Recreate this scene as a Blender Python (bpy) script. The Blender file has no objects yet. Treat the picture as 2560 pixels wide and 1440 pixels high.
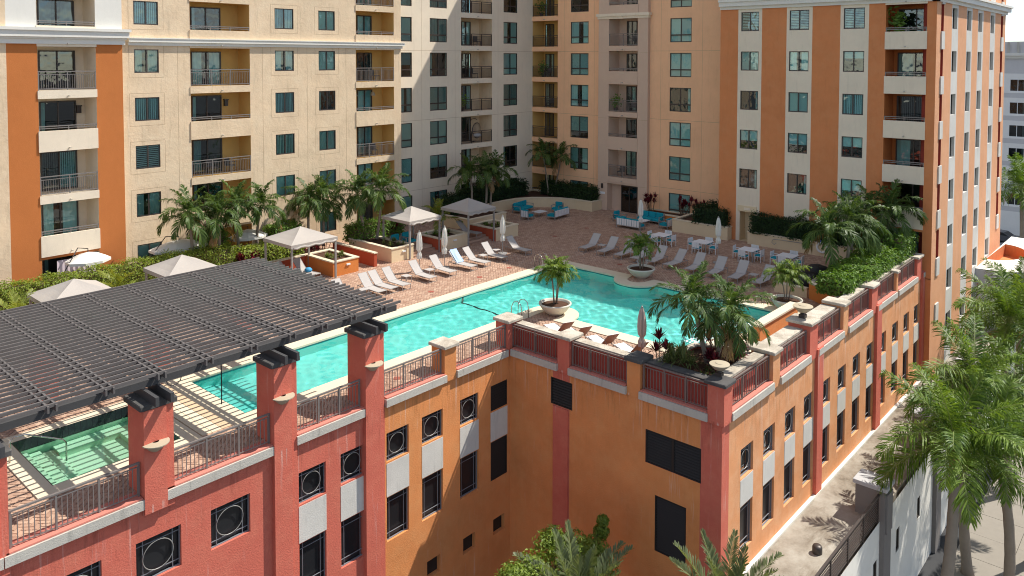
import bpy, math, random
from mathutils import Vector, Matrix
rng = random.Random(7)
sc = bpy.context.scene
col = sc.collection
RAD = math.radians

# ------------------------------------------------------------------ camera, sky, sun, exposure
H = 13.4                                   # drone height above the pool deck (deck is z = 0)
YAW, PITCH, ROLL = 0.7279148, 0.0411163, -0.0013288
fw = Vector((math.cos(YAW)*math.cos(PITCH), math.sin(YAW)*math.cos(PITCH), -math.sin(PITCH)))
rt = Vector((math.sin(YAW), -math.cos(YAW), 0)); dn = fw.cross(rt)
rt2 = rt*math.cos(ROLL)+dn*math.sin(ROLL); dn2 = dn*math.cos(ROLL)-rt*math.sin(ROLL)
cam = bpy.data.cameras.new('camera'); co = bpy.data.objects.new('camera', cam); col.objects.link(co)
m = Matrix((rt2, -dn2, -fw)).transposed().to_4x4(); m.translation = Vector((0, 0, H)); co.matrix_world = m
cam.sensor_width = 36; cam.lens = 27.675; cam.shift_y = -0.19314; cam.clip_end = 3000; cam.clip_start = .3
sc.camera = co
SUN_DIR = Vector((-1.0, 0.50, -1.48)).normalized()
SUN_EL = math.asin(-SUN_DIR.z)
w = bpy.data.worlds.new('World'); sc.world = w; w.use_nodes = True
nt = w.node_tree; bg = nt.nodes['Background']
sky = nt.nodes.new('ShaderNodeTexSky'); sky.sky_type = 'NISHITA'; sky.sun_disc = False
sky.sun_elevation = SUN_EL; sky.sun_rotation = math.atan2(-SUN_DIR.x, -SUN_DIR.y)
sky.air_density = 1.0; sky.dust_density = .1; sky.altitude = 2500; sky.ozone_density = 1.0
tc = nt.nodes.new('ShaderNodeTexCoord'); mp = nt.nodes.new('ShaderNodeMapping'); mp.inputs['Scale'].default_value = (5, 5, 11)
nz = nt.nodes.new('ShaderNodeTexNoise'); nz.inputs['Scale'].default_value = 1.6; nz.inputs['Detail'].default_value = 7; nz.inputs['Roughness'].default_value = .58
rp = nt.nodes.new('ShaderNodeValToRGB'); rp.color_ramp.elements[0].position = .44; rp.color_ramp.elements[1].position = .64
mx = nt.nodes.new('ShaderNodeMix'); mx.data_type = 'RGBA'; mx.inputs['B'].default_value = (4.9, 4.85, 4.75, 1)
nt.links.new(tc.outputs['Generated'], mp.inputs['Vector']); nt.links.new(mp.outputs['Vector'], nz.inputs['Vector'])
nt.links.new(nz.outputs['Fac'], rp.inputs['Fac']); nt.links.new(rp.outputs['Color'], mx.inputs['Factor'])
nt.links.new(sky.outputs['Color'], mx.inputs['A']); mu = nt.nodes.new('ShaderNodeMix'); mu.data_type = 'RGBA'; mu.blend_type = 'MULTIPLY'; mu.inputs['Factor'].default_value = 1; mu.inputs['B'].default_value = (1, 1, 1, 1)
nt.links.new(mx.outputs['Result'], mu.inputs['A']); nt.links.new(mu.outputs['Result'], bg.inputs['Color'])
bg.inputs['Strength'].default_value = 0.14
sl = bpy.data.lights.new('sun', 'SUN'); sl.energy = 4.7; sl.angle = RAD(.55); sl.color = (1, .955, .88)
sl.cycles.is_caustics_light = True
so = bpy.data.objects.new('sun', sl); col.objects.link(so); so.rotation_euler = SUN_DIR.to_track_quat('-Z', 'Y').to_euler(); so.location = (0, 0, 60)
sc.view_settings.view_transform = 'Standard'; sc.view_settings.look = 'None'; sc.view_settings.gamma = 1
sc.view_settings.use_curve_mapping = False; sc.view_settings.exposure = 0.52
sc.cycles.use_denoising = True; sc.cycles.filter_width = 1.05; sc.cycles.max_bounces = 8; sc.cycles.diffuse_bounces = 5
sc.cycles.transparent_max_bounces = 16; sc.cycles.sample_clamp_indirect = 6

# ------------------------------------------------------------------ helpers
class MB:
    """collects geometry in world coordinates; build() links ONE mesh object"""
    def __init__(s): s.v = []; s.f = []; s.m = []
    def quad(s, a, b, c, d, m=0):
        n = len(s.v); s.v += [tuple(a), tuple(b), tuple(c), tuple(d)]; s.f.append((n, n+1, n+2, n+3)); s.m.append(m); return s
    def tri(s, a, b, c, m=0):
        n = len(s.v); s.v += [tuple(a), tuple(b), tuple(c)]; s.f.append((n, n+1, n+2)); s.m.append(m); return s
    def box(s, x0, x1, y0, y1, z0, z1, m=0, bev=0):
        n = len(s.v)
        if bev:
            b = bev
            P = [(x0+b, y0, z0), (x1-b, y0, z0), (x1, y0+b, z0), (x1, y1-b, z0), (x1-b, y1, z0), (x0+b, y1, z0), (x0, y1-b, z0), (x0, y0+b, z0)]
            ring1 = [(x, y, z1-b) for x, y, _ in P]
            cx, cy = (x0+x1)/2, (y0+y1)/2
            ring2 = [(x+(b if x < cx else -b)*.8, y+(b if y < cy else -b)*.8, z1) for x, y, _ in P]
            s.v += P+ring1+ring2
            for k in range(8):
                j = (k+1) % 8
                s.f += [(n+k, n+j, n+8+j, n+8+k), (n+8+k, n+8+j, n+16+j, n+16+k)]; s.m += [m, m]
            s.f += [tuple(n+16+k for k in range(8)), tuple(n+7-k for k in range(8))]; s.m += [m, m]
            return s
        s.v += [(x0, y0, z0), (x1, y0, z0), (x1, y1, z0), (x0, y1, z0), (x0, y0, z1), (x1, y0, z1), (x1, y1, z1), (x0, y1, z1)]
        for q in ((0, 3, 2, 1), (4, 5, 6, 7), (0, 1, 5, 4), (1, 2, 6, 5), (2, 3, 7, 6), (3, 0, 4, 7)):
            s.f.append(tuple(n+i for i in q)); s.m.append(m)
        return s
    def prism(s, poly, z0, z1, m=0, top=True, bottom=True, sides=True):
        n = len(s.v); k = len(poly)
        s.v += [(p[0], p[1], z0) for p in poly]+[(p[0], p[1], z1) for p in poly]
        if sides:
            for i in range(k):
                j = (i+1) % k; s.f.append((n+i, n+j, n+k+j, n+k+i)); s.m.append(m)
        if top: s.f.append(tuple(n+k+i for i in range(k))); s.m.append(m)
        if bottom: s.f.append(tuple(n+k-1-i for i in range(k))); s.m.append(m)
        return s
    def tube(s, pts, r, n=6, m=0, cap=True):
        pts = [Vector(p) for p in pts]; base = len(s.v); k = len(pts)
        rs = r if isinstance(r, (list, tuple)) else [r]*k
        up = None
        for i, p in enumerate(pts):
            d = (pts[min(i+1, k-1)]-pts[max(i-1, 0)]).normalized()
            if up is None: up = Vector((0, 0, 1)) if abs(d.z) < .9 else Vector((1, 0, 0))
            a = d.cross(up).normalized(); b = a.cross(d).normalized(); up = b
            for t in range(n):
                an = 2*math.pi*t/n+math.pi/n; s.v.append(tuple(p+(a*math.cos(an)+b*math.sin(an))*rs[i]))
        for i in range(k-1):
            for t in range(n):
                u = (t+1) % n
                s.f.append((base+i*n+t, base+i*n+u, base+(i+1)*n+u, base+(i+1)*n+t)); s.m.append(m)
        if cap:
            s.f.append(tuple(base+t for t in range(n))[::-1]); s.f.append(tuple(base+(k-1)*n+t for t in range(n))); s.m += [m, m]
        return s
    def lathe(s, prof, c=(0, 0, 0), n=20, m=0):
        base = len(s.v); k = len(prof)
        for r, z in prof:
            for t in range(n):
                an = 2*math.pi*t/n; s.v.append((c[0]+r*math.cos(an), c[1]+r*math.sin(an), c[2]+z))
        for i in range(k-1):
            for t in range(n):
                u = (t+1) % n; s.f.append((base+i*n+t, base+i*n+u, base+(i+1)*n+u, base+(i+1)*n+t)); s.m.append(m)
        return s
    def mesh(s, name, mats, off=(0, 0, 0), smooth=False):
        me = bpy.data.meshes.new(name)
        ox, oy, oz = off
        me.from_pydata([(x-ox, y-oy, z-oz) for x, y, z in s.v], [], s.f)
        for mt in (mats if isinstance(mats, (list, tuple)) else [mats]): me.materials.append(mt)
        if isinstance(mats, (list, tuple)) and len(mats) > 1: me.polygons.foreach_set('material_index', s.m)
        if smooth: me.polygons.foreach_set('use_smooth', [True]*len(s.f))
        me.update(); return me
    def build(s, name, mats, parent=None, smooth=False):
        off = Vector((0, 0, 0)); p = parent
        while p is not None: off += p.location; p = p.parent
        o = bpy.data.objects.new(name, s.mesh(name, mats, off, smooth)); col.objects.link(o)
        if parent: o.parent = parent
        return o
def link(name, me, parent=None, loc=(0, 0, 0), rot=None, scale=None):
    o = bpy.data.objects.new(name, me); col.objects.link(o); o.location = loc
    if rot is not None: o.rotation_euler = rot
    if scale is not None: o.scale = (scale,)*3 if not isinstance(scale, tuple) else scale
    if parent: o.parent = parent
    return o
def tag(o, label=None, cat=None, group=None, kind=None):
    if label: o['label'] = label
    if cat: o['category'] = cat
    if group: o['group'] = group
    if kind: o['kind'] = kind
    return o
def thing(name, loc, label, cat, rz=0, group=None):
    o = bpy.data.objects.new(name, None); col.objects.link(o); o.location = loc; o.rotation_euler = (0, 0, rz)
    o.empty_display_size = .2
    return tag(o, label, cat, group)
def dup(root, loc, rz, label, group=None):
    r = root.copy(); col.objects.link(r); r.location = loc; r.rotation_euler = (0, 0, rz); r['label'] = label
    if group: r['group'] = group
    for ch in root.children:
        c = ch.copy(); col.objects.link(c); c.parent = r
        for g in ch.children:
            d = g.copy(); col.objects.link(d); d.parent = c
    return r
ORD = ['first', 'second', 'third', 'fourth', 'fifth', 'sixth', 'seventh', 'eighth', 'ninth', 'tenth', 'eleventh', 'twelfth', 'thirteenth', 'fourteenth']

# ------------------------------------------------------------------ materials
MATS = {}
def newmat(name):
    mt = bpy.data.materials.new(name); mt.use_nodes = True; MATS[name] = mt
    n = mt.node_tree; return mt, n, n.nodes['Principled BSDF']
def N(n, t, **kw):
    x = n.nodes.new(t)
    for k, v in kw.items():
        if k in x.inputs: x.inputs[k].default_value = v
        else: setattr(x, k, v)
    return x
def ramp(n, src, stops):
    r = n.nodes.new('ShaderNodeValToRGB'); e = r.color_ramp.elements
    while len(e) < len(stops): e.new(.5)
    for k, (p, c) in enumerate(stops): e[k].position = p; e[k].color = (c[0], c[1], c[2], 1) if isinstance(c, tuple) else (c, c, c, 1)
    n.links.new(src, r.inputs['Fac']); return r.outputs['Color']
def mixc(n, fac, a, b, mode='MIX'):
    x = n.nodes.new('ShaderNodeMix'); x.data_type = 'RGBA'; x.blend_type = mode
    for key, val in (('Factor', fac), ('A', a), ('B', b)):
        if isinstance(val, bpy.types.NodeSocket): n.links.new(val, x.inputs[key])
        elif isinstance(val, tuple): x.inputs[key].default_value = (*val[:3], 1)
        else: x.inputs[key].default_value = val
    return x.outputs['Result']
def noise(n, vec, scale, detail=4, rough=.55):
    x = N(n, 'ShaderNodeTexNoise', Scale=scale, Detail=detail, Roughness=rough)
    if vec is not None: n.links.new(vec, x.inputs['Vector'])
    return x.outputs['Fac']
def pos(n, scale=None):
    g = n.nodes.new('ShaderNodeNewGeometry')
    if scale is None: return g.outputs['Position']
    mp = N(n, 'ShaderNodeMapping'); mp.inputs['Scale'].default_value = scale; n.links.new(g.outputs['Position'], mp.inputs['Vector']); return mp.outputs['Vector']
def bump(n, bs, h, strength=.3, dist=.02):
    b = N(n, 'ShaderNodeBump', Strength=strength, Distance=dist); n.links.new(h, b.inputs['Height']); n.links.new(b.outputs['Normal'], bs.inputs['Normal']); return b
def plain(name, c, rough=.6, metal=0, spec=.4, var=.0, bmp=0, bscale=40):
    mt, n, b = newmat(name); b.inputs['Roughness'].default_value = rough; b.inputs['Metallic'].default_value = metal; b.inputs['Specular IOR Level'].default_value = spec
    if var:
        f = noise(n, pos(n), 2.3, 6, .6); cc = mixc(n, f, tuple(x*(1-var) for x in c), tuple(min(1, x*(1+var)) for x in c)); n.links.new(cc, b.inputs['Base Color'])
    else: b.inputs['Base Color'].default_value = (*c, 1)
    if bmp: bump(n, b, noise(n, pos(n), bscale, 4), bmp, .01)
    return mt
def stucco(name, c, var=.10, streak=0.0, grime=0.0, bstr=.35, bscale=26, fade=None, drip=None):
    mt, n, b = newmat(name); b.inputs['Roughness'].default_value = .88; b.inputs['Specular IOR Level'].default_value = .18
    p = pos(n)
    f = noise(n, p, .55, 6, .62); f2 = noise(n, pos(n, (1.6, 1.6, .9)), 3.1, 5, .6)
    cc = mixc(n, ramp(n, f, [(.3, 0.0), (.7, 1.0)]), tuple(x*(1-var) for x in c), tuple(min(1, x*(1+var*.8)) for x in c))
    cc = mixc(n, mixc(n, .55, (0, 0, 0), f2), cc, tuple(min(1, x*1.12+.012) for x in c))
    if fade:
        cc = mixc(n, ramp(n, noise(n, p, 1.3, 6, .7), [(.45, 0.0), (.72, .6)]), cc, fade)
    if streak:
        s = noise(n, pos(n, (5.5, 5.5, .35)), 1.0, 5, .65); g = noise(n, p, .35, 3)
        k = mixc(n, 1.0, ramp(n, s, [(.60, 0.0), (.72, 1.0)]), ramp(n, g, [(.48, 0.0), (.62, 1.0)]), 'MULTIPLY')
        cc = mixc(n, mixc(n, streak, (0, 0, 0), k), cc, (.75, .66, .58))
    if grime:
        s = noise(n, pos(n, (4.2, 4.2, .5)), 1.0, 6, .7)
        cc = mixc(n, mixc(n, grime, (0, 0, 0), ramp(n, s, [(.55, 0.0), (.75, 1.0)])), cc, tuple(x*.35 for x in c))
    if drip:
        sx = N(n, 'ShaderNodeSeparateXYZ'); n.links.new(p, sx.inputs[0]); mr = N(n, 'ShaderNodeMapRange'); mr.inputs['From Min'].default_value = drip[0]; mr.inputs['From Max'].default_value = drip[1]; n.links.new(sx.outputs['Z'], mr.inputs['Value'])
        s1 = noise(n, pos(n, (7, 7, .22)), 1.0, 4, .6); s2 = noise(n, pos(n, (3.5, 3.5, .5)), 1.3, 6, .7)
        m2 = N(n, 'ShaderNodeMapRange'); m2.inputs['From Min'].default_value = -.22; m2.inputs['From Max'].default_value = -.30; n.links.new(sx.outputs['Z'], m2.inputs['Value']); mk = mixc(n, 1.0, mr.outputs[0], m2.outputs[0], 'MULTIPLY')
        k1 = mixc(n, 1.0, ramp(n, s1, [(.58, 0.0), (.70, .55)]), mk, 'MULTIPLY'); k2 = mixc(n, 1.0, ramp(n, s2, [(.52, 0.0), (.68, .6)]), mk, 'MULTIPLY')
        cc = mixc(n, k2, cc, tuple(x*.45 for x in c)); cc = mixc(n, k1, cc, (.74, .64, .56))
    n.links.new(cc, b.inputs['Base Color'])
    hh = noise(n, p, bscale, 5, .7); bump(n, b, hh, bstr, .03)
    return mt
M_RED = stucco('red_stucco', (.57, .14, .092), .10, streak=.4, drip=(-2.1, -.35), bstr=.55, bscale=17, fade=(.65, .21, .135))
M_REDSM = stucco('dark_red_stucco', (.36, .065, .045), .10, streak=.1)
M_ORG = stucco('orange_stucco', (.68, .26, .088), .16, streak=.35, drip=(-2.1, -.35), grime=.10, bstr=.55, bscale=17, fade=(.72, .335, .135))
M_ORGD = stucco('deep_orange_stucco', (.50, .165, .045), .08, bstr=.25)
M_ORGW = stucco('terracotta_stucco', (.62, .225, .085), .11, grime=.14, bstr=.35, fade=(.66, .28, .12))
M_PEACH = stucco('peach_stucco', (.86, .50, .285), .08, grime=.16, bstr=.3)
M_CREAM = stucco('cream_stucco', (.69, .525, .35), .16, streak=.2, grime=.34, bstr=.7, bscale=5, fade=(.77, .62, .435))
M_SCORE = stucco('dark_score_line', (.42, .30, .19), .1)  # darker tan for the scored stucco joints
M_ORG_LIT = stucco('orange_stucco_lit_copy', (.70, .315, .14), .16, streak=.35, drip=(-2.3, -.35), grime=.12, bstr=.55, bscale=17, fade=(.78, .46, .27))  # lighter orange copy: sun on the street-side wall is put into the colour
M_ORGW_LIT = stucco('terracotta_stucco_lit_copy', (.67, .335, .175), .10, streak=.2, bstr=.4, fade=(.74, .40, .23))  # paler terracotta copy, with sunlight on the street face mixed into the paint
M_SAND = stucco('sand_stucco', (.76, .65, .50), .07, grime=.16, bstr=.25)
M_TAUPE = stucco('taupe_stucco', (.60, .435, .325), .05, bstr=.2)
M_OCHRE = stucco('ochre_stucco', (.60, .37, .12), .06, bstr=.2)
M_PANEL = stucco('offwhite_panel', (.60, .57, .51), .12, grime=.32, bstr=.3)
M_SILL = stucco('weathered_sill', (.50, .465, .40), .16, grime=.6, bstr=.5)
M_TRIM = stucco('white_trim', (.72, .69, .62), .05, grime=.08, bstr=.15)
M_PLANTC = stucco('cream_planter', (.70, .56, .36), .06, grime=.05, bstr=.25)
M_PLANTO = stucco('orange_planter', (.58, .20, .05), .08, bstr=.3)
M_PLANTR = stucco('rust_red_planter', (.42, .085, .04), .08, bstr=.3)
M_BRONZE = plain('bronze_metal', (.075, .062, .055), .45, .4)
M_RAIL = plain('taupe_rail_metal', (.22, .195, .178), .5, .2)
M_RAILD = plain('brown_rail_metal', (.20, .155, .135), .5, .2)
M_DARK = plain('dark_interior', (.012, .012, .013), .8)
M_LOUV = plain('dark_louvre', (.022, .019, .017), .55)
M_GRILL = plain('window_grille', (.24, .25, .27), .45, .3)
M_RING = plain('ring_grille', (.26, .25, .23), .5, .2)
M_PERG = plain('grey_pergola_wood', (.125, .112, .105), .7, 0, .25, .28, .2, 30)
M_BEAM = plain('charcoal_beam', (.06, .058, .058), .6, 0, .35, .12, .2, 30)
def blind_mat():
    mt, n, b = newmat('window_blind'); b.inputs['Roughness'].default_value = .8; oi = n.nodes.new('ShaderNodeObjectInfo')
    n.links.new(ramp(n, oi.outputs['Random'], [(0, (.86, .88, .84)), (.5, (.80, .80, .74)), (.78, (.68, .64, .55)), (.93, (.58, .60, .58)), (1, (.42, .39, .35))]), b.inputs['Base Color']); return mt
M_BLIND = blind_mat()
M_BLIND2 = plain('grey_curtain', (.50, .53, .50), .8)
M_SHUT = plain('white_shutter', (.72, .70, .64), .6)
M_WHITE = plain('white_powder_coat', (.78, .78, .77), .45)
M_ALU = plain('grey_aluminium', (.34, .325, .31), .45, .3)
M_SLING = plain('beige_sling', (.43, .395, .365), .8, 0, .2, .05, .15, 120)
M_SLINGB = plain('brown_sling', (.30, .15, .095), .85, 0, .2, .08)
M_TEAL = plain('teal_cushion', (.012, .29, .36), .9, 0, .2, .10, .2, 30)
M_TOWEL = plain('blue_towel', (.42, .54, .78), .95, 0, .1, .25, .4, 25)
M_CANV = plain('taupe_canvas', (.40, .36, .32), .9, 0, .15, .04, .15, 14)
M_UMB = plain('ivory_umbrella_cloth', (.72, .69, .62), .9, 0, .15, .06, .25, 18)
M_UMBT = plain('taupe_umbrella_cloth', (.50, .40, .34), .9, 0, .15, .06, .25, 18)
M_STEEL = plain('stainless_steel', (.55, .52, .48), .22, 1)
M_POT = plain('cast_stone_pot', (.60, .56, .47), .8, 0, .2, .08, .3, 30)
M_LAMP = plain('sand_lamp_bowl', (.42, .355, .25), .7, 0, .25, .06)
M_SOIL = plain('mulch', (.085, .045, .03), .95, 0, .1, .5, 1.0, 22)
M_CONC = None
M_TRUNK = plain('palm_trunk', (.27, .22, .17), .9, 0, .15, .22, .6, 20)
M_SHAFT = plain('crownshaft', (.16, .21, .055), .55, 0, .35, .12)
M_ROYALSH = plain('brown_crownshaft', (.36, .19, .075), .6, 0, .3, .2)
M_STEM = plain('bark_stem', (.16, .11, .075), .9, 0, .15, .2)
M_BLACK = plain('black_cover', (.012, .012, .014), .6)
M_WOODCH = plain('grey_wicker', (.10, .095, .09), .8)

def caps_mat():
    mt, n, b = newmat('weathered_cap_stone'); b.inputs['Roughness'].default_value = .92; b.inputs['Specular IOR Level'].default_value = .15
    p = pos(n); f = noise(n, p, 1.4, 6, .65); s = noise(n, p, 24, 3, .7)
    cc = mixc(n, ramp(n, f, [(.42, 0.0), (.62, 1.0)]), (.56, .50, .41), (.38, .33, .26))
    cc = mixc(n, ramp(n, s, [(.56, 0.0), (.66, .75)]), cc, (.20, .17, .135))
    n.links.new(cc, b.inputs['Base Color']); bump(n, b, s, .5, .02); return mt
M_CAP = caps_mat()
M_CAPD = plain('blackened_cap_stone', (.09, .085, .08), .95, 0, .15, .55, .6, 20)
def conc_mat():
    mt, n, b = newmat('stained_concrete'); b.inputs['Roughness'].default_value = .9; b.inputs['Specular IOR Level'].default_value = .2
    p = pos(n); f = noise(n, p, .55, 8, .68); g = noise(n, pos(n, (.5, 1.6, 1)), 1.1, 7, .7)
    cc = ramp(n, f, [(.32, (.11, .088, .062)), (.43, (.24, .205, .16)), (.55, (.33, .295, .24)), (.72, (.43, .40, .34))])
    cc = mixc(n, ramp(n, g, [(.54, 0.0), (.70, .7)]), cc, (.15, .115, .08))
    n.links.new(cc, b.inputs['Base Color']); bump(n, b, f, .3, .03); return mt
M_CONC = conc_mat()
def paver_mat():
    mt, n, b = newmat('clay_paver'); b.inputs['Roughness'].default_value = .85; b.inputs['Specular IOR Level'].default_value = .2
    g = n.nodes.new('ShaderNodeNewGeometry'); oi = n.nodes.new('ShaderNodeObjectInfo'); ad = N(n, 'ShaderNodeMath', operation='ADD'); fr = N(n, 'ShaderNodeMath', operation='FRACT')
    n.links.new(g.outputs['Random Per Island'], ad.inputs[0]); n.links.new(oi.outputs['Random'], ad.inputs[1]); n.links.new(ad.outputs[0], fr.inputs[0])
    cc = ramp(n, fr.outputs[0], [(0, (.32, .22, .17)), (.3, (.38, .275, .22)), (.6, (.43, .33, .265)), (.85, (.48, .385, .315)), (1, (.29, .19, .15))])
    f = noise(n, pos(n), .5, 5, .6); cc = mixc(n, ramp(n, f, [(.3, .0), (.75, .35)]), cc, (.52, .41, .32))
    f2 = noise(n, pos(n), 9, 5, .6); cc = mixc(n, .5, cc, mixc(n, f2, (.3, .2, .15), (.75, .55, .4)), 'OVERLAY')
    n.links.new(cc, b.inputs['Base Color']); bump(n, b, f2, .25, .01); return mt
M_PAVE = paver_mat()
M_JOINT = plain('sand_joint', (.30, .20, .145), .95, 0, .1, .15)
M_COPING = plain('cream_coping', (.68, .58, .42), .75, 0, .25, .10, .15, 12)
def tile_mat():
    mt, n, b = newmat('travertine_tile'); b.inputs['Roughness'].default_value = .7
    g = n.nodes.new('ShaderNodeNewGeometry')
    cc = ramp(n, g.outputs['Random Per Island'], [(0, (.66, .52, .33)), (.5, (.72, .63, .46)), (1, (.60, .42, .26))]); n.links.new(cc, b.inputs['Base Color']); return mt
M_TILE = tile_mat()
def glass_mat(name, tint, refl, rough=.02):
    mt, n, b = newmat(name); n.nodes.remove(b); out = n.nodes['Material Output']
    t = N(n, 'ShaderNodeBsdfTransparent'); t.inputs['Color'].default_value = (*tint, 1)
    g = N(n, 'ShaderNodeBsdfGlossy', Roughness=rough); g.inputs['Color'].default_value = (.9, .95, .95, 1)
    oi = n.nodes.new('ShaderNodeObjectInfo'); n.links.new(mixc(n, oi.outputs['Random'], tint, (tint[0]*.62, tint[1]*.74, tint[2]*.80)), t.inputs['Color'])
    lw = N(n, 'ShaderNodeFresnel', IOR=1.5); mm = N(n, 'ShaderNodeMath', operation='MULTIPLY_ADD'); mm.inputs[1].default_value = 1.4; mm.inputs[2].default_value = refl
    bp = N(n, 'ShaderNodeBump', Strength=.35, Distance=.05); n.links.new(noise(n, pos(n), 1.1, 2, .5), bp.inputs['Height']); n.links.new(bp.outputs['Normal'], g.inputs['Normal'])
    x = n.nodes.new('ShaderNodeMixShader'); n.links.new(lw.outputs[0], mm.inputs[0]); n.links.new(mm.outputs[0], x.inputs[0]); n.links.new(t.outputs[0], x.inputs[1]); n.links.new(g.outputs[0], x.inputs[2]); n.links.new(x.outputs[0], out.inputs['Surface']); return mt
M_GLASS = glass_mat('teal_glass', (.60, .83, .80), .05)
M_GLASSD = glass_mat('smoked_glass', (.30, .34, .33), .06)
def leaf_mat(name, a, b_, rough=.42, trans=.34):
    mt, n, b = newmat(name); b.inputs['Roughness'].default_value = rough+.06; b.inputs['Specular IOR Level'].default_value = .28
    g = n.nodes.new('ShaderNodeNewGeometry'); oi = n.nodes.new('ShaderNodeObjectInfo')
    r = mixc(n, .35, g.outputs['Random Per Island'], oi.outputs['Random'])
    cc = mixc(n, r, a, b_); n.links.new(cc, b.inputs['Base Color'])
    out = n.nodes['Material Output']; tr = N(n, 'ShaderNodeBsdfTranslucent'); n.links.new(mixc(n, 1.0, cc, (1.5, 1.45, .6), 'MULTIPLY'), tr.inputs['Color'])
    x = N(n, 'ShaderNodeMixShader'); x.inputs[0].default_value = trans; n.links.new(b.outputs[0], x.inputs[1]); n.links.new(tr.outputs[0], x.inputs[2]); n.links.new(x.outputs[0], out.inputs['Surface']); return mt
M_PALM = leaf_mat('palm_leaflet', (.022, .058, .012), (.125, .19, .04))
M_PALMY = leaf_mat('young_palm_leaflet', (.13, .19, .03), (.27, .28, .05))
M_PALMP = leaf_mat('potted_palm_leaflet', (.045, .10, .014), (.24, .31, .05))
M_ROYAL = leaf_mat('royal_palm_leaflet', (.03, .085, .012), (.21, .30, .045))
M_DEAD = leaf_mat('dry_frond', (.22, .13, .06), (.36, .24, .12), .6)
M_DATE = leaf_mat('date_palm_leaflet', (.10, .135, .055), (.20, .225, .11))
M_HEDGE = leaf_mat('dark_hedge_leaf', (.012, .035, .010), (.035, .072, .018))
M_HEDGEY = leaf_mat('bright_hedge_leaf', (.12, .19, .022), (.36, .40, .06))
M_BUSH = leaf_mat('green_bush_leaf', (.045, .12, .016), (.19, .30, .045))
M_RACH = plain('frond_rachis', (.19, .23, .06), .5)
M_TI = leaf_mat('maroon_cordyline_leaf', (.055, .012, .02), (.18, .022, .04), .35)
M_TIR = leaf_mat('crimson_cordyline_leaf', (.28, .025, .045), (.55, .05, .09), .35)
M_SHRUB = leaf_mat('court_tree_leaf', (.07, .13, .016), (.25, .32, .05))
M_GRASS = leaf_mat('strappy_grass_leaf', (.10, .15, .035), (.26, .28, .11))
M_FERN = leaf_mat('cycad_leaf', (.05, .085, .02), (.16, .19, .07))
# ------------------------------------------------------------------ facades
def PT(ax, pl, u, s, z):
    """point of a facade: ax 'A' faces -Y (u = x), ax 'B' faces -X (u = y); s = depth behind the face"""
    return (u, pl+s, z) if ax == 'A' else (pl+s, u, z)
def fbox(mb, ax, pl, u0, u1, s0, s1, z0, z1, m=0):
    if ax == 'A': mb.box(u0, u1, pl+s0, pl+s1, z0, z1, m)
    else: mb.box(pl+s0, pl+s1, u0, u1, z0, z1, m)
def facade(name, parent, ax, pl, u0, u1, z0, z1, openings, mats, matfn, ubreaks=(), zbreaks=()):
    """sheet wall with real openings; openings: (u0,u1,z0,z1,depth,reveal_mat_index or None)"""
    mb = MB()
    us = sorted({round(x, 4) for x in [u0, u1, *ubreaks, *[o[0] for o in openings], *[o[1] for o in openings]] if u0-1e-6 <= x <= u1+1e-6})
    zs = sorted({round(x, 4) for x in [z0, z1, *zbreaks, *[o[2] for o in openings], *[o[3] for o in openings]] if z0-1e-6 <= x <= z1+1e-6})
    for a, b in zip(us, us[1:]):
        for c, d in zip(zs, zs[1:]):
            uc, zc = (a+b)/2, (c+d)/2
            if any(o[0] < uc < o[1] and o[2] < zc < o[3] for o in openings): continue
            mb.quad(PT(ax, pl, a, 0, c), PT(ax, pl, b, 0, c), PT(ax, pl, b, 0, d), PT(ax, pl, a, 0, d), matfn(uc, zc))
    for o in openings:
        a, b, c, d, dep, rm = o[:6]
        rm = matfn(a-.01, (c+d)/2) if rm is None else rm
        P = lambda u, s, z: PT(ax, pl, u, s, z)
        mb.quad(P(a, 0, c), P(a, dep, c), P(a, dep, d), P(a, 0, d), rm); mb.quad(P(b, 0, c), P(b, 0, d), P(b, dep, d), P(b, dep, c), rm)
        mb.quad(P(a, 0, d), P(a, dep, d), P(b, dep, d), P(b, 0, d), rm); mb.quad(P(a, 0, c), P(b, 0, c), P(b, dep, c), P(a, dep, c), rm)
    return mb.build(name, mats, parent)
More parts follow.
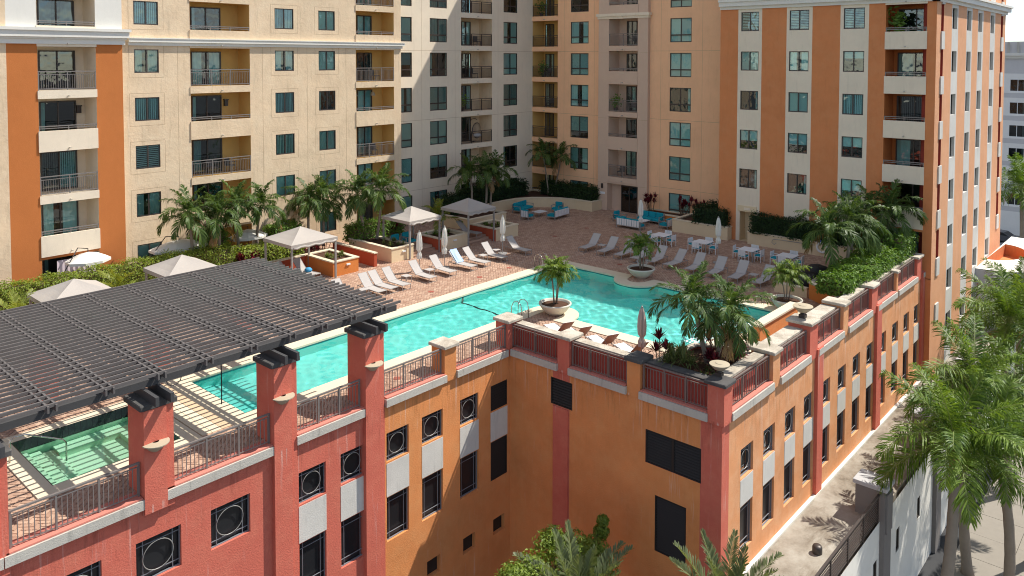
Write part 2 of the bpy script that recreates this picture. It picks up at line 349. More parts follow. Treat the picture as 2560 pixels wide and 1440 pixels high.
def blind_mesh(mb, ax, pl, u0, u1, z0, z1, s, kind, r):
    """what hangs behind the glass: 0 roller, 1 vertical blind, 2 dark with curtain, 3 half roller, 4 shutters, 5 curtains parted"""
    def q(a, b, c, d, m, ss=0): mb.quad(PT(ax, pl, a, s+ss, c), PT(ax, pl, b, s+ss, c), PT(ax, pl, b, s+ss, d), PT(ax, pl, a, s+ss, d), m)
    W, Hh = u1-u0, z1-z0
    if kind == 0: q(u0, u1, z0, z1, 0)
    elif kind == 1:
        n = max(6, int(W/.11))
        for i in range(n):
            a = u0+W*i/n; q(a, a+W/n*.72, z0, z1, 0 if r.random() > .12 else 1)
        q(u0, u1, z0, z1, 2, .04)
    elif kind == 2:
        q(u0, u1, z0, z1, 2, .05); q(u0, u0+W*.16, z0, z1, 1)
    elif kind == 3:
        k = .25+.5*r.random(); q(u0, u1, z0, z1, 2, .05); q(u0, u1, z1-Hh*k, z1, 0)
    elif kind == 4:
        n = max(6, int(Hh/.11)); q(u0, u1, z0, z1, 2, .05)
        for i in range(n): q(u0+.05, u1-.05, z0+Hh*(i+.1)/n, z0+Hh*(i+.62)/n, 3)
        for a in (u0, (u0+u1)/2-.05, (u0+u1)/2+.02, u1-.06): q(a, a+.05, z0, z1, 3, -.01)
    else:
        q(u0, u1, z0, z1, 2, .05); k = .3+.12*r.random(); n = 6
        for (a, b) in ((u0, u0+W*k), (u1-W*(.75-k), u1)):
            for i in range(n):
                x = a+(b-a)*i/n; y = a+(b-a)*(i+1)/n; e = .03*(i % 2)
                mb.quad(PT(ax, pl, x, s+e, z0), PT(ax, pl, y, s+.03-e, z0), PT(ax, pl, y, s+.03-e, z1), PT(ax, pl, x, s+e, z1), 0)
BL = [M_BLIND, M_BLIND2, M_DARK, M_SHUT]
def window(parent, ax, pl, u0, u1, z0, z1, kind, style='slider', glass=None, inset=.06, fmat=None):
    """part: frame mesh; sub-parts: pane (two or four), blind, sill"""
    f = MB(); t = .055; fmat = fmat or M_BRONZE
    def bar(a, b, c, d, s0=inset-.03, s1=inset+.04): fbox(f, ax, pl, a, b, s0, s1, c, d)
    bar(u0, u0+t, z0, z1); bar(u1-t, u1, z0, z1); bar(u0+t, u1-t, z1-t, z1); bar(u0+t, u1-t, z0, z0+t*1.3)
    um = (u0+u1)/2; panes = []
    if style == 'slider':
        bar(um-.035, um+.035, z0+t*1.3, z1-t, inset-.035, inset+.03); panes = [(u0+t, um-.035, z0+t, z1-t), (um+.035, u1-t, z0+t, z1-t)]
    elif style == 'tall':
        zt = z0+(z1-z0)*.30; bar(u0+t, u1-t, zt-.05, zt+.05, inset-.04, inset+.03)
        bar(um-.03, um+.03, z0+t*1.3, zt-.05); bar(um-.03, um+.03, zt+.05, z1-t)
        panes = [(u0+t, um-.03, z0+t, zt-.05), (um+.03, u1-t, z0+t, zt-.05), (u0+t, um-.03, zt+.05, z1-t), (um+.03, u1-t, zt+.05, z1-t)]
    elif style == 'tall1':
        zt = z0+(z1-z0)*.30; bar(u0+t, u1-t, zt-.05, zt+.05, inset-.04, inset+.03)
        panes = [(u0+t, u1-t, z0+t, zt-.05), (u0+t, u1-t, zt+.05, z1-t)]
    elif style == 'single': panes = [(u0+t, u1-t, z0+t, z1-t)]
    w_ = f.build('window', fmat, parent)
    for (a, b, c, d) in panes:
        p = MB(); P = lambda u, z: PT(ax, pl, u, inset+.008, z)
        p.quad(P(a, c), P(b, c), P(b, d), P(a, d)); p.build('pane', glass or M_GLASS, w_)
    b_ = MB(); blind_mesh(b_, ax, pl, u0+.02, u1-.02, z0+.02, z1-.02, inset+.06, kind, rng); b_.build('blind', BL, w_)
    return w_
def balcony(parent, ax, pl, u0, u1, zf, ztop, kind, mback, mfront, door=(0.0, .62), depth=1.5, zbot=None, dk=None, railmat=None, open_h=1.05, dkind=2):
    """part: back wall + floor edge; sub-parts: parapet or slab edge, railing, sliding door frame, panes, curtain"""
    railmat = railmat or M_RAIL
    W = u1-u0; d0, d1 = u0+W*door[0], u0+W*door[1]; zd = zf+2.18
    back = MB(); P = lambda u, s, z: PT(ax, pl, u, s, z)
    us = sorted({u0, u1, d0, d1})
    for a, b in zip(us, us[1:]):
        if d0-1e-6 <= a and b <= d1+1e-6:
            back.quad(P(a, depth-.01, zd), P(b, depth-.01, zd), P(b, depth-.01, ztop), P(a, depth-.01, ztop))
        else: back.quad(P(a, depth-.01, zf), P(b, depth-.01, zf), P(b, depth-.01, ztop), P(a, depth-.01, ztop))
    bo = back.build('balcony', mback, parent)
    f = MB(); t = .07
    for a in (d0, (d0+d1)/2-t/2, d1-t): fbox(f, ax, pl, a, a+t, depth-.08, depth, zf, zd)
    fbox(f, ax, pl, d0+t, d1-t, depth-.08, depth, zd-t, zd); fbox(f, ax, pl, d0+t, d1-t, depth-.08, depth, zf+.01, zf+.09)
    f.build('sliding_door', M_BRONZE, bo)
    for a, b in ((d0+t, (d0+d1)/2-t/2), ((d0+d1)/2+t/2, d1-t)):
        p = MB(); p.quad(P(a, depth-.03, zf+.08), P(b, depth-.03, zf+.08), P(b, depth-.03, zd-t), P(a, depth-.03, zd-t)); p.build('pane', M_GLASS if rng.random() < .55 else M_GLASSD, bo)
    cu = MB(); blind_mesh(cu, ax, pl, d0, d1, zf, zd, depth+.06, dkind, rng); cu.build('curtain', BL, bo)
    # floor edge / parapet
    if kind == 'solid':
        sl_ = MB(); fbox(sl_, ax, pl, u0-.03, u1+.03, -.06, .10, zf-.47, zf+.66); sl_.build('parapet', mfront, bo); zr0, zr1 = zf+.66, zf+.93
    else:
        sl_ = MB(); fbox(sl_, ax, pl, u0-.03, u1+.03, -.05, .10, zf-.44, zf); sl_.build('slab_edge', mfront, bo); zr0, zr1 = zf, zf+open_h
    r = MB(); s = .03; g = .022
    fbox(r, ax, pl, u0, u1, s-.03, s+.03, zr1-.05, zr1)
    n = max(2, int(W/1.2)); 
    for i in range(n+1):
        a = u0+.03+(W-.06)*i/n; fbox(r, ax, pl, a-.025, a+.025, s-.025, s+.025, zr0, zr1-.05)
    if kind == 'solid': fbox(r, ax, pl, u0, u1, s-.02, s+.02, (zr0+zr1)/2-.02, (zr0+zr1)/2+.02)
    else:
        fbox(r, ax, pl, u0, u1, s-.02, s+.02, zr0+.07, zr0+.11); fbox(r, ax, pl, u0, u1, s-.02, s+.02, zr1-.20, zr1-.17)
        n = int(W/.115)
        for i in range(n):
            a = u0+W*(i+.5)/n; fbox(r, ax, pl, a-.009, a+.009, s-.009, s+.009, zr0+.11, zr1-.20)
    r.build('railing', railmat, bo)
    sp = MB(); uc = (u0+u1)/2; sp.tube([P(uc, -.02, zf-.30), P(uc, -.26, zf-.31)], .035, 6); sp.build('scupper', M_SILL, bo)
    return bo
def cornice(mb, ax, pl, u0, u1, z0, steps, ret0=True, ret1=True):
    """stepped moulding: steps = [(height, projection), ...] from the bottom up; ends return to the wall"""
    z = z0
    for h, p in steps:
        fbox(mb, ax, pl, u0-(p if ret0 else 0), u1+(p if ret1 else 0), -p, .25, z, z+h); z += h
FL = [0.0, 3.05, 5.9, 8.75, 11.6, 14.45, 17.3]

# ------------------------------------------------------------------ ground and streets
g = MB(); g.quad((-900, -900, -12.6), (1500, -900, -12.6), (1500, 1500, -12.6), (-900, 1500, -12.6))
M_ASPH = plain('asphalt', (.05, .05, .052), .9, 0, .3, .15, .3, 20)
tag(g.build('ground', M_ASPH), kind='structure')
M_WALK = plain('sidewalk_concrete', (.27, .24, .20), .9, 0, .2, .10, .2, 14)
sw = thing('pavement', (25, 4, -12.45), None, None); sw['kind'] = 'structure'
for i in range(26):
    for j in range(3):
        x0, y0 = 12+i*2.4, 2.2+j*2.4; p = MB(); p.box(x0+.012, x0+2.388, y0+.012, y0+2.388, -12.6, -12.45+.003*((i*7+j*3) % 3)); p.build('paving_slab', M_WALK, sw)
p = MB(); p.box(12, 74.4, 1.95, 2.19, -12.6, -12.43); p.build('kerb', M_TRIM, sw)

# ------------------------------------------------------------------ cream apartment wing (left) and its shaded return
CB = thing('apartment_building', (30, 47.3, 0), 'cream stucco apartment block with ochre balconies and one orange bay, behind the cabanas', 'building')
YL, YR = 47.3, 48.4
op = []; wins = []; bals = []
S1, S2, S3 = (14.55, 17.5), (23.14, 27.18), (35.75, 39.36)
WC = [(19.75, 21.2), (29.04, 30.50), (32.51, 33.91)]
kinds = [5, 0, 1, 0, 2, 0, 1, 0, 3, 5, 0, 1, 1, 0, 5, 4, 0, 1]
for k in range(0, 7):
    for (a, b) in WC:
        op.append((a, b, FL[k]+.88, FL[k]+2.27, .22, None)); wins.append((a, b, FL[k]+.88, FL[k]+2.27))
    bals.append((S2, k)); bals.append((S3, k))
opL = list(op)
for (s, k) in bals:
    solid = (k % 2 == 1)
    opL.append((s[0], s[1], FL[k]+(.66 if False else 0), FL[k]+2.43, 1.5, 1))
facade('wall', CB, 'A', YL, 18.95, 40.05, -.5, 24, opL, [M_CREAM, M_OCHRE], lambda u, z: 0)
for i, (a, b, c, d) in enumerate(wins): window(CB, 'A', YL, a, b, c, d, kinds[(i*5+3) % len(kinds)])
for i, (s, k) in enumerate(bals):
    balcony(CB, 'A', YL, s[0], s[1], FL[k], FL[k]+2.43, 'solid' if k in (1, 3, 5) else 'open', M_OCHRE, M_CREAM, door=(.19, .69) if s is S2 else (.33, .72), dkind=[5, 1, 2, 0][i % 4])
# orange bay, slightly proud, white above the cornice
YB = 46.95
opB = [(S1[0], S1[1], FL[k], FL[k]+2.43, 1.8, 1) for k in range(7)]
opB += [(11.2, 12.55, FL[k]+.88, FL[k]+2.27, .22, None) for k in range(6)]
def bay_col(u, z):
    if u < 13.1: return 3
    return 0 if z < 14.6 else 2
facade('wall', CB, 'A', YB, 6.0, 18.95, -.5, 24, opB, [M_ORGD, M_SAND, M_TRIM, M_CREAM], bay_col, ubreaks=(13.1,), zbreaks=(14.6,))
mb = MB(); mb.quad((18.95, YB, -.5), (18.95, YL, -.5), (18.95, YL, 24), (18.95, YB, 24)); mb.build('wall', M_CREAM, CB)
for k in range(7): balcony(CB, 'A', YB, S1[0], S1[1], FL[k], FL[k]+2.43, 'solid' if k in (1, 3, 5) else 'open', M_SAND, M_SAND, door=(.20, .84), depth=1.8, dkind=[2, 5, 1, 2][k % 4])
for k in range(6): window(CB, 'A', YB, 11.2, 12.55, FL[k]+.88, FL[k]+2.27, kinds[k])
mb = MB(); cornice(mb, 'A', YB, 5, 18.95, 14.12, [(.28, .12), (.10, .20), (.34, .30), (.16, .38)], False, True); mb.build('cornice', M_TRIM, CB)
mb = MB(); cornice(mb, 'A', YL, 19.4, 40.05, 14.10, [(.20, .10), (.20, .22), (.06, .26)], False, True); mb.build('cornice', M_TRIM, CB)
# score lines of the stucco around each window column (raised bands)
for (a, b) in WC:
    for k in range(0, 6):
        mb = MB(); z0, z1 = FL[k]+.60, FL[k]+2.52; e = .30
        for (u0, u1, c, d) in ((a-e, b+e, z0-.008, z0+.008), (a-e, b+e, z1-.008, z1+.008), (a-e-.008, a-e+.008, z0, z1), (b+e-.008, b+e+.008, z0, z1)):
            fbox(mb, 'A', YL, u0, u1, -.003, .02, c, d)
        mb.build('score_line', M_SCORE, CB)
mb = MB()
for u in (22.35, 28.1, 31.55, 34.85): fbox(mb, 'A', YL, u-.009, u+.009, -.003, .02, 0, 14.1)
mb.build('score_line', M_SCORE, CB)
# ground-floor patio curtain
mb = MB(); n = 15
for i in range(n):
    a = 15.3+2.0*i/n; b = 15.3+2.0*(i+1)/n; e = .05*(i % 2)
    mb.quad((a, 47.0+e, .35), (b, 47.05-e, .35), (b, 47.05-e, 2.25), (a, 47.0+e, 2.25))
mb.build('patio_curtain', plain('mauve_curtain', (.55, .47, .50), .9), CB)
# return wall, then the shaded recessed facade
mb = MB(); mb.quad((40.05, YL, -.5), (40.05, YR, -.5), (40.05, YR, 24), (40.05, YL, 24)); mb.build('wall', M_CREAM, CB)
SR = (47.72, 51.6); SC = (55.45, 57.25)
WR = [(40.15, 42.15, 'tall1'), (44.1, 46.05, 'tall'), (53.15, 55.05, 'tall')]
WR[0] = (41.0, 42.15, 'tall1')
opR = []
for k in range(0, 7):
    for (a, b, st) in WR: opR.append((a, b, FL[k]+(.25 if k else .25), FL[k]+2.22, .22, None))
    opR.append((SR[0], SR[1], FL[k], FL[k]+2.43, 1.6, 1))
facade('wall', CB, 'A', YR, 40.05, 57.25, -.5, 34, opR, [M_SAND, M_CREAM], lambda u, z: 0)
i = 0
for k in range(0, 7):
    for (a, b, st) in WR: window(CB, 'A', YR, a, b, FL[k]+.25, FL[k]+2.22, [1, 1, 0, 5, 3, 0, 1, 2][(i*3) % 8], st); i += 1
    balcony(CB, 'A', YR, SR[0], SR[1], FL[k], FL[k]+2.43, 'open', M_CREAM, M_SAND, door=(.40, .70), depth=1.6, railmat=M_BRONZE, dkind=[2, 5, 2, 1][k % 4])

# ------------------------------------------------------------------ peach courtyard block with taupe bay
PB = thing('apartment_building', (57.25, 38, 0), 'peach courtyard block with a taupe central balcony bay and ground door, in shade', 'building')
XP, XT = 57.25, 56.9
SP = (45.35, 48.4); ST = (36.45, 39.4); T0, T1 = 35.45, 40.5
WP = [(41.85, 43.85), (31.58, 33.55)]
opP = []
for k in range(0, 11):
    zf = FL[0]+3.05+2.85*(k-1) if k else 0
    for (a, b) in WP: opP.append((a, b, zf+.25, zf+2.22, .22, None))
    opP.append((SP[0], SP[1]-.001, zf, zf+2.43, 1.7, 1))
opP.append((T0+.02, T1-.02, -.5, 32.5, .01, 0))
facade('wall', PB, 'B', XP, 27.4, 48.4, -.5, 32.6, opP, [M_PEACH, M_OCHRE], lambda u, z: 0)
i = 0
for k in range(0, 7):
    for (a, b) in WP: window(PB, 'B', XP, a, b, FL[k]+.25, FL[k]+2.22, [0, 1, 0, 5, 0, 3, 2, 5][(i*3+1) % 8], 'tall'); i += 1
    balcony(PB, 'B', XP, SP[0], SP[1], FL[k], FL[k]+2.43, 'open', M_OCHRE, M_PEACH, door=(.58, .92), depth=1.7, railmat=M_BRONZE, dkind=[5, 2, 2, 1][k % 4])
opT = []
for k in range(1, 11): opT.append((ST[0], ST[1], 3.05+2.85*(k-1), 3.05+2.85*(k-1)+2.43, 1.6, None))
opT.append((36.35, 39.5, 0, 2.45, .8, None))
facade('wall', PB, 'B', XT, T0, T1, -.5, 32.6, opT, [M_TAUPE], lambda u, z: 0)
for u in (T0, T1):
    mb = MB(); mb.quad((XT, u, -.5), (XP, u, -.5), (XP, u, 32.6), (XT, u, 32.6)); mb.build('wall', M_TAUPE, PB)
for k in range(1, 7): balcony(PB, 'B', XT, ST[0], ST[1], FL[k], FL[k]+2.43, 'solid' if k in (2, 4, 6) else 'open', M_TAUPE, M_TAUPE, door=(.36, .72), depth=1.6, railmat=M_RAIL, dkind=[2, 1][k % 2])
mb = MB(); cornice(mb, 'B', XT, T0, T1, 16.78, [(.22, .08), (.24, .18)]); mb.build('cornice', M_SAND, PB)
mb = MB(); fbox(mb, 'B', XT, 36.35, 39.5, .78, .82, 0, 2.45, 0); fbox(mb, 'B', XT, 36.75, 38.25, .55, .77, 0, 2.2, 1); mb.build('entrance_wall', [M_TAUPE, M_DARK], PB)
mb = MB(); fbox(mb, 'B', XT, 36.75, 38.25, .50, .54, 0.02, 2.2)
dr = mb.build('door', M_GLASSD, PB)
mb = MB(); fbox(mb, 'B', XT, 36.66, 36.75, .46, .58, 0, 2.28); fbox(mb, 'B', XT, 38.25, 38.34, .46, .58, 0, 2.28); fbox(mb, 'B', XT, 37.46, 37.54, .46, .58, 0, 2.2); fbox(mb, 'B', XT, 36.75, 38.25, .46, .58, 2.2, 2.28); mb.build('frame', M_BRONZE, dr)
mb = MB(); fbox(mb, 'B', XT, 39.72, 40.22, -.015, 0, 1.42, 1.62); mb.build('wall_plaque', M_WHITE, PB)
mb = MB(); fbox(mb, 'B', XT, 39.92, 40.08, -.12, 0, 1.95, 2.35); mb.build('wall_lamp', M_BRONZE, PB)
mb = MB(); cornice(mb, 'B', XP, 27.4, 48.4, 32.0, [(.3, .15), (.3, .35)], False, False); mb.prism([(57.25, 27.4), (75, 27.4), (75, 60), (57.25, 60)], 32.5, 32.6); mb.build('roof', M_TRIM, PB)
mb = MB(); mb.quad((57.25, 27.4, -.5), (75, 27.4, -.5), (75, 27.4, 32.6), (57.25, 27.4, 32.6)); mb.build('wall', M_PEACH, PB)

# ------------------------------------------------------------------ striped terracotta wing (right)
RB = thing('apartment_building', (54, 12.9, -7), 'terracotta and cream striped wing at the right with white cornice, beside the terrace wall', 'building')
XR, YC = 54.0, 12.89
st = [(27.4, 26.0, 0), (26.0, 24.19, 1), (24.19, 22.39, 0), (22.39, 20.59, 1), (20.59, 18.72, 0), (18.72, 16.9, 1), (16.9, 15.86, 0), (15.86, 13.44, 2), (13.44, 12.89, 0)]
def rw_col(u, z):
    for a, b, c in st:
        if b <= u <= a: return 0 if c == 2 else c
    return 0
opW = []; wW = []
for k in range(1, 8):
    zf = 3.05+2.85*(k-1)
    for (a, b) in ((24.42, 25.78), (20.82, 22.19), (17.16, 18.51)): opW.append((a, b, zf+.90, zf+2.28, .16, None)); wW.append((a, b, zf+.90, zf+2.28))
for k in range(0, 8):
    zf = 0 if k == 0 else 3.05+2.85*(k-1); opW.append((13.44, 15.86, zf, zf+2.43, 1.9, 2))
opW.append((24.5, 25.7, 0, 2.2, .9, 3))
facade('wall', RB, 'B', XR, YC, 27.4, -.5, 24.4, opW, [M_ORGW, M_SAND, M_ORGD, M_PLANTC], rw_col, ubreaks=[x[0] for x in st])
kk = [4, 4, 4, 0, 5, 5, 2, 1, 1, 3, 0, 3, 2, 3, 0, 0, 1, 4, 0, 1, 2]
order = {5: [4, 4, 4], 4: [0, 5, 3], 3: [2, 0, 1], 2: [3, 3, 3], 1: [2, 2, 3]}
for i, (a, b, c, d) in enumerate(wW): window(RB, 'B', XR, a, b, c, d, order.get(i//3+1, kk[i % 21:i % 21+3])[i % 3] if i//3+1 in order else kk[i % 21], inset=.07)
for k in range(0, 7): balcony(RB, 'B', XR, 13.44, 15.86, FL[k], FL[k]+2.43, 'solid' if k else 'open', M_ORGD, M_SAND, door=(.0, .90), depth=1.9, dkind=[5, 2, 5, 1][k % 4])
mb = MB(); fbox(mb, 'B', XR, 24.4, 25.85, -.05, .02, 2.2, 2.62); mb.build('door_lintel', M_PLANTC, RB)
mb = MB(); fbox(mb, 'B', XR, 24.9, 25.35, -.08, -.051, 2.32, 2.50); mb.build('door_sign', M_SAND, RB)
mb = MB(); fbox(mb, 'B', XR, 24.5, 25.7, .88, .9, 0, 2.2); mb.build('door', M_PLANTC, RB)
mb = MB(); fbox(mb, 'B', XR, 21.6, 22.0, -.02, 0, 1.45, 1.75); mb.build('vent', M_LOUV, RB)
mb = MB(); cornice(mb, 'B', XR, YC, 27.4, 16.95, [(.22, .12), (.32, .34), (.16, .46)], True, False)
mb.build('cornice', M_TRIM, RB)
# long side face, receding along the street
stA = [(54.0, 55.05, 0), (55.05, 55.7, 2), (55.7, 57.8, 0), (57.8, 59.5, 1), (59.5, 61.9, 0), (61.9, 63.6, 1), (63.6, 65.4, 0), (65.4, 67.2, 1), (67.2, 69.6, 0), (69.6, 71.4, 1), (71.4, 73.6, 0), (73.6, 74.4, 2), (74.4, 75.5, 0)]
def rwa_col(u, z):
    for a, b, c in stA:
        if a <= u <= b: return 0 if c == 2 else c
    return 0
opA = []; wA = []
for k in range(-2, 8):
    zf = 3.05+2.85*(k-1) if k > 0 else 2.95*k
    for a in (57.95, 62.05, 65.55, 69.75): opA.append((a, a+1.25, zf+.90, zf+2.28, .30, None)); wA.append((a, a+1.25, zf+.90, zf+2.28))
    for (a, b) in ((55.05, 55.7), (73.6, 74.4)):
        if k >= 0: opA.append((a, b, zf+.66, zf+2.43, 1.0, 2))
facade('wall', RB, 'A', YC, 54.0, 75.5, -12.6, 24.4, opA, [M_ORGW_LIT, M_PANEL, M_REDSM], rwa_col, ubreaks=[x[0] for x in stA])
for i, (a, b, c, d) in enumerate(wA): window(RB, 'A', YC, a, b, c, d, [5, 1, 2, 5, 1, 3, 2][(i*3) % 7], inset=.22)
for k in range(-1, 7):
    zf = 3.05+2.85*(k-1) if k > 0 else 2.95*k
    for (a, b) in ((55.05, 55.7), (73.6, 74.4)):
        mb = MB(); fbox(mb, 'A', YC, a-.04, b+.04, -.08, .1, zf-.47, zf+.66); mb.build('slot_panel', M_PANEL, RB)
for (a, b) in ((55.05, 55.7), (73.6, 74.4)):
    mb = MB(); fbox(mb, 'A', YC, a, b, .98, 1.02, -3, 23); mb.build('slot_back', M_REDSM, RB)
mb = MB(); cornice(mb, 'A', YC, 54.0, 75.5, 16.95, [(.22, .12), (.32, .34), (.16, .46)], True, True); mb.build('cornice', M_TRIM, RB)
mb = MB(); mb.quad((75.5, YC, -12.6), (75.5, 27.4, -12.6), (75.5, 27.4, 24.4), (75.5, YC, 24.4)); mb.quad((54, YC, 24.4), (75.5, YC, 24.4), (75.5, 27.4, 24.4), (54, 27.4, 24.4)); mb.build('roof', M_TRIM, RB)

mb = MB(); mb.quad((54, YC, -12.6), (54, 13.5, -12.6), (54, 13.5, -.45), (54, YC, -.45)); mb.build('wall', M_ORGW, RB)
mb = MB()
for k in (1, 3, 5):
    fbox(mb, 'A', YR, 40.05, 47.68, -.003, .01, FL[k]-.47, FL[k]-.45); fbox(mb, 'A', YR, 51.64, 57.2, -.003, .01, FL[k]-.47, FL[k]-.45)
for u in (43.2, 47.0, 52.4): fbox(mb, 'A', YR, u-.008, u+.008, -.003, .01, 0, 20)
mb.build('score_line', M_SCORE, CB)
mb = MB()
for k in (1, 3, 5):
    fbox(mb, 'B', XP, 27.5, 35.4, -.003, .01, FL[k]-.47, FL[k]-.45); fbox(mb, 'B', XP, 40.55, 45.3, -.003, .01, FL[k]-.47, FL[k]-.45); fbox(mb, 'B', XT, T0, T1, -.003, .01, FL[k]-.62, FL[k]-.60)
for u in (30.6, 34.4, 41.2, 44.6): fbox(mb, 'B', XP, u-.008, u+.008, -.003, .01, 0, 20)
mb.build('score_line', M_SCORE, PB)
# wall lanterns in three balconies
for (x, y, z) in ((17.15, 48.7, FL[3]+1.65), (26.2, 48.75, FL[3]+1.65)):
    mb = MB(); mb.box(x-.11, x+.11, y-.16, y+.02, z-.2, z+.18); mb.prism([(x-.14, y-.2), (x+.14, y-.2), (x+.14, y+.02), (x-.14, y+.02)], z+.18, z+.25); mb.build('wall_lantern', M_BRONZE, CB)
for x in (36.3, 38.0):
    mb = MB(); mb.lathe([(.03, .3), (.12, .25), (.2, .05), (.22, 0)], (x, 48.2, FL[3]+1.75), 12); mb.tube([(x, 48.2, FL[3]+2.0), (x, 48.2, FL[3]+2.43)], .01, 4); mb.build('pendant_lamp', M_LAMP, CB, True)
# furniture out on the balconies
def patio_chair(label, loc, rz, mat=None):
    t = thing('patio_chair', loc, label, 'chair', rz, 'chairs on balconies'); mat = mat or M_WOODCH
    b = MB(); b.box(-.27, .27, -.27, .27, .38, .44); link('seat', b.mesh('seat', mat), t)
    b = MB(); b.box(-.27, .27, .22, .28, .44, .88); link('backrest', b.mesh('backrest', mat), t)
    for sx in (-.24, .24):
        for sy in (-.24, .24): b = MB(); b.box(sx-.02, sx+.02, sy-.02, sy+.02, 0, .38); link('leg', b.mesh('leg', mat), t)
        b = MB(); b.box(sx-.03, sx+.03, -.27, .27, .60, .63); link('armrest', b.mesh('armrest', mat), t)
    return t
pc = patio_chair('dark patio chair on the second-row balcony right of the orange bay, left of the pair', (24.9, 48.2, FL[2]), 0)
for (x, y, k, rz, lb) in ((26.2, 48.2, 2, 30, 'dark patio chair on the second-row balcony right of the orange bay, right of the pair'), (38.2, 48.2, 4, 20, 'dark patio chair on the upper balcony at the end of the cream wing'), (38.0, 48.2, 2, -20, 'dark patio chair on the lower balcony at the end of the cream wing'), (50.6, 49.3, 5, 0, 'dark patio chair on the top shaded balcony of the recessed front'), (50.2, 49.3, 4, 15, 'dark patio chair on the fourth shaded balcony of the recessed front')): dup(pc, (x, y, FL[k]), RAD(rz), lb, 'chairs on balconies')
for (y, k, lb) in ((37.4, 5, 'dark patio chair on the top taupe balcony'), (38.6, 1, 'dark patio chair on the lowest taupe balcony'), (37.5, 3, 'dark patio chair on the middle taupe balcony'), (46.9, 4, 'dark patio chair on the peach corner balcony, upper'), (46.6, 3, 'dark patio chair on the peach corner balcony, lower')): dup(pc, (57.7, y, FL[k]), RAD(-90), lb, 'chairs on balconies')
t = thing('egg_chair', (50.3, 49.2, FL[2]), 'hanging egg chair with white cushion on the shaded balcony', 'chair')
b = MB(); b.tube([(50.0, 49.6, FL[2]+.03), (50.0, 49.6, FL[2]+1.6), (50.05, 49.5, FL[2]+2.0), (50.3, 49.2, FL[2]+2.1), (50.4, 49.1, FL[2]+1.95)], .03, 6); b.tube([(49.9, 48.8, FL[2]+.03), (50.0, 49.6, FL[2]+.03), (50.6, 49.4, FL[2]+.03)], .03, 6); b.build('stand', M_BRONZE, t, True)
b = MB()
for k in range(14):
    a = math.pi*k/14; b.tube([(50.4+.48*math.cos(a)*math.sin(c*math.pi/10), 49.1+.42*math.sin(a)*math.sin(c*math.pi/10), FL[2]+1.0+.72*math.cos(c*math.pi/10)) for c in range(11)], .012, 4)
b.build('basket', M_WOODCH, t)
b = MB(); b.lathe([(0, 0), (.34, .05), (.40, .16), (.3, .28), (0, .32)], (50.4, 49.1, FL[2]+.42), 16); b.build('cushion', M_WHITE, t, True)
from mathutils.geometry import delaunay_2d_cdt
def arc(c, r, a0, a1, n):
    return [(c[0]+r*math.cos(RAD(a0+(a1-a0)*i/n)), c[1]+r*math.sin(RAD(a0+(a1-a0)*i/n))) for i in range(n+1)]
def inside(p, poly):
    x, y = p; c = False; n = len(poly)
    for i in range(n):
        x1, y1 = poly[i]; x2, y2 = poly[(i+1) % n]
        if (y1 > y) != (y2 > y) and x < (x2-x1)*(y-y1)/(y2-y1)+x1: c = not c
    return c
def offset(poly, d):
    out = []; n = len(poly)
    for i in range(n):
        a, b, c = Vector(poly[i-1]), Vector(poly[i]), Vector(poly[(i+1) % n])
        e1 = (b-a).normalized(); e2 = (c-b).normalized(); n1 = Vector((e1.y, -e1.x)); n2 = Vector((e2.y, -e2.x)); k = n1+n2
        k = k/max(.4, k.dot(n1)) if k.length > 1e-6 else n1
        out.append((b.x+k.x*d, b.y+k.y*d))
    return out
def sheet(mb, outer, holes, z, m=0):
    pts = []; edges = []
    for poly in [outer]+holes:
        n0 = len(pts); pts += [Vector(p) for p in poly]; edges += [(n0+i, n0+(i+1) % len(poly)) for i in range(len(poly))]
    V, E_, F, *_ = delaunay_2d_cdt(pts, edges, [], 0, 1e-5)
    n0 = len(mb.v); mb.v += [(v.x, v.y, z) for v in V]
    for f in F:
        c = sum((V[i] for i in f), Vector((0, 0)))/len(f)
        if inside(c, outer) and not any(inside(c, h) for h in holes): mb.f.append(tuple(n0+i for i in f)); mb.m.append(m)
# pool outline, counter-clockwise seen from above
POOL = [(15.0, 31.25), (15.0, 26.8)]+[(31.75, 26.8)]+arc((31.75, 25.45), 1.35, 90, -90, 18)[1:]+[(31.75, 16.6), (40.0, 16.6)]+[(40.0, 24.21)]+arc((40.15, 25.6), 1.4, 263, 97, 18)[1:-1]+[(40.0, 26.99), (40.0, 31.25)]
SPA = [(8.4, 30.7), (8.4, 26.65), (12.5, 26.65), (12.5, 30.7)]
DECK = [(1.0, 24.3), (26.9, 24.3), (26.9, 13.9), (54.0, 13.9), (54.0, 27.4), (57.3, 27.4), (57.3, 48.4), (40.05, 48.4), (40.05, 47.3), (1.0, 47.3)]
POOLO = offset(POOL, .78); SPAO = offset(SPA, .55)
deck = MB(); sheet(deck, DECK, [POOL, SPA], 0.0); deck_o = tag(deck.build('pool_deck', M_JOINT), kind='structure')
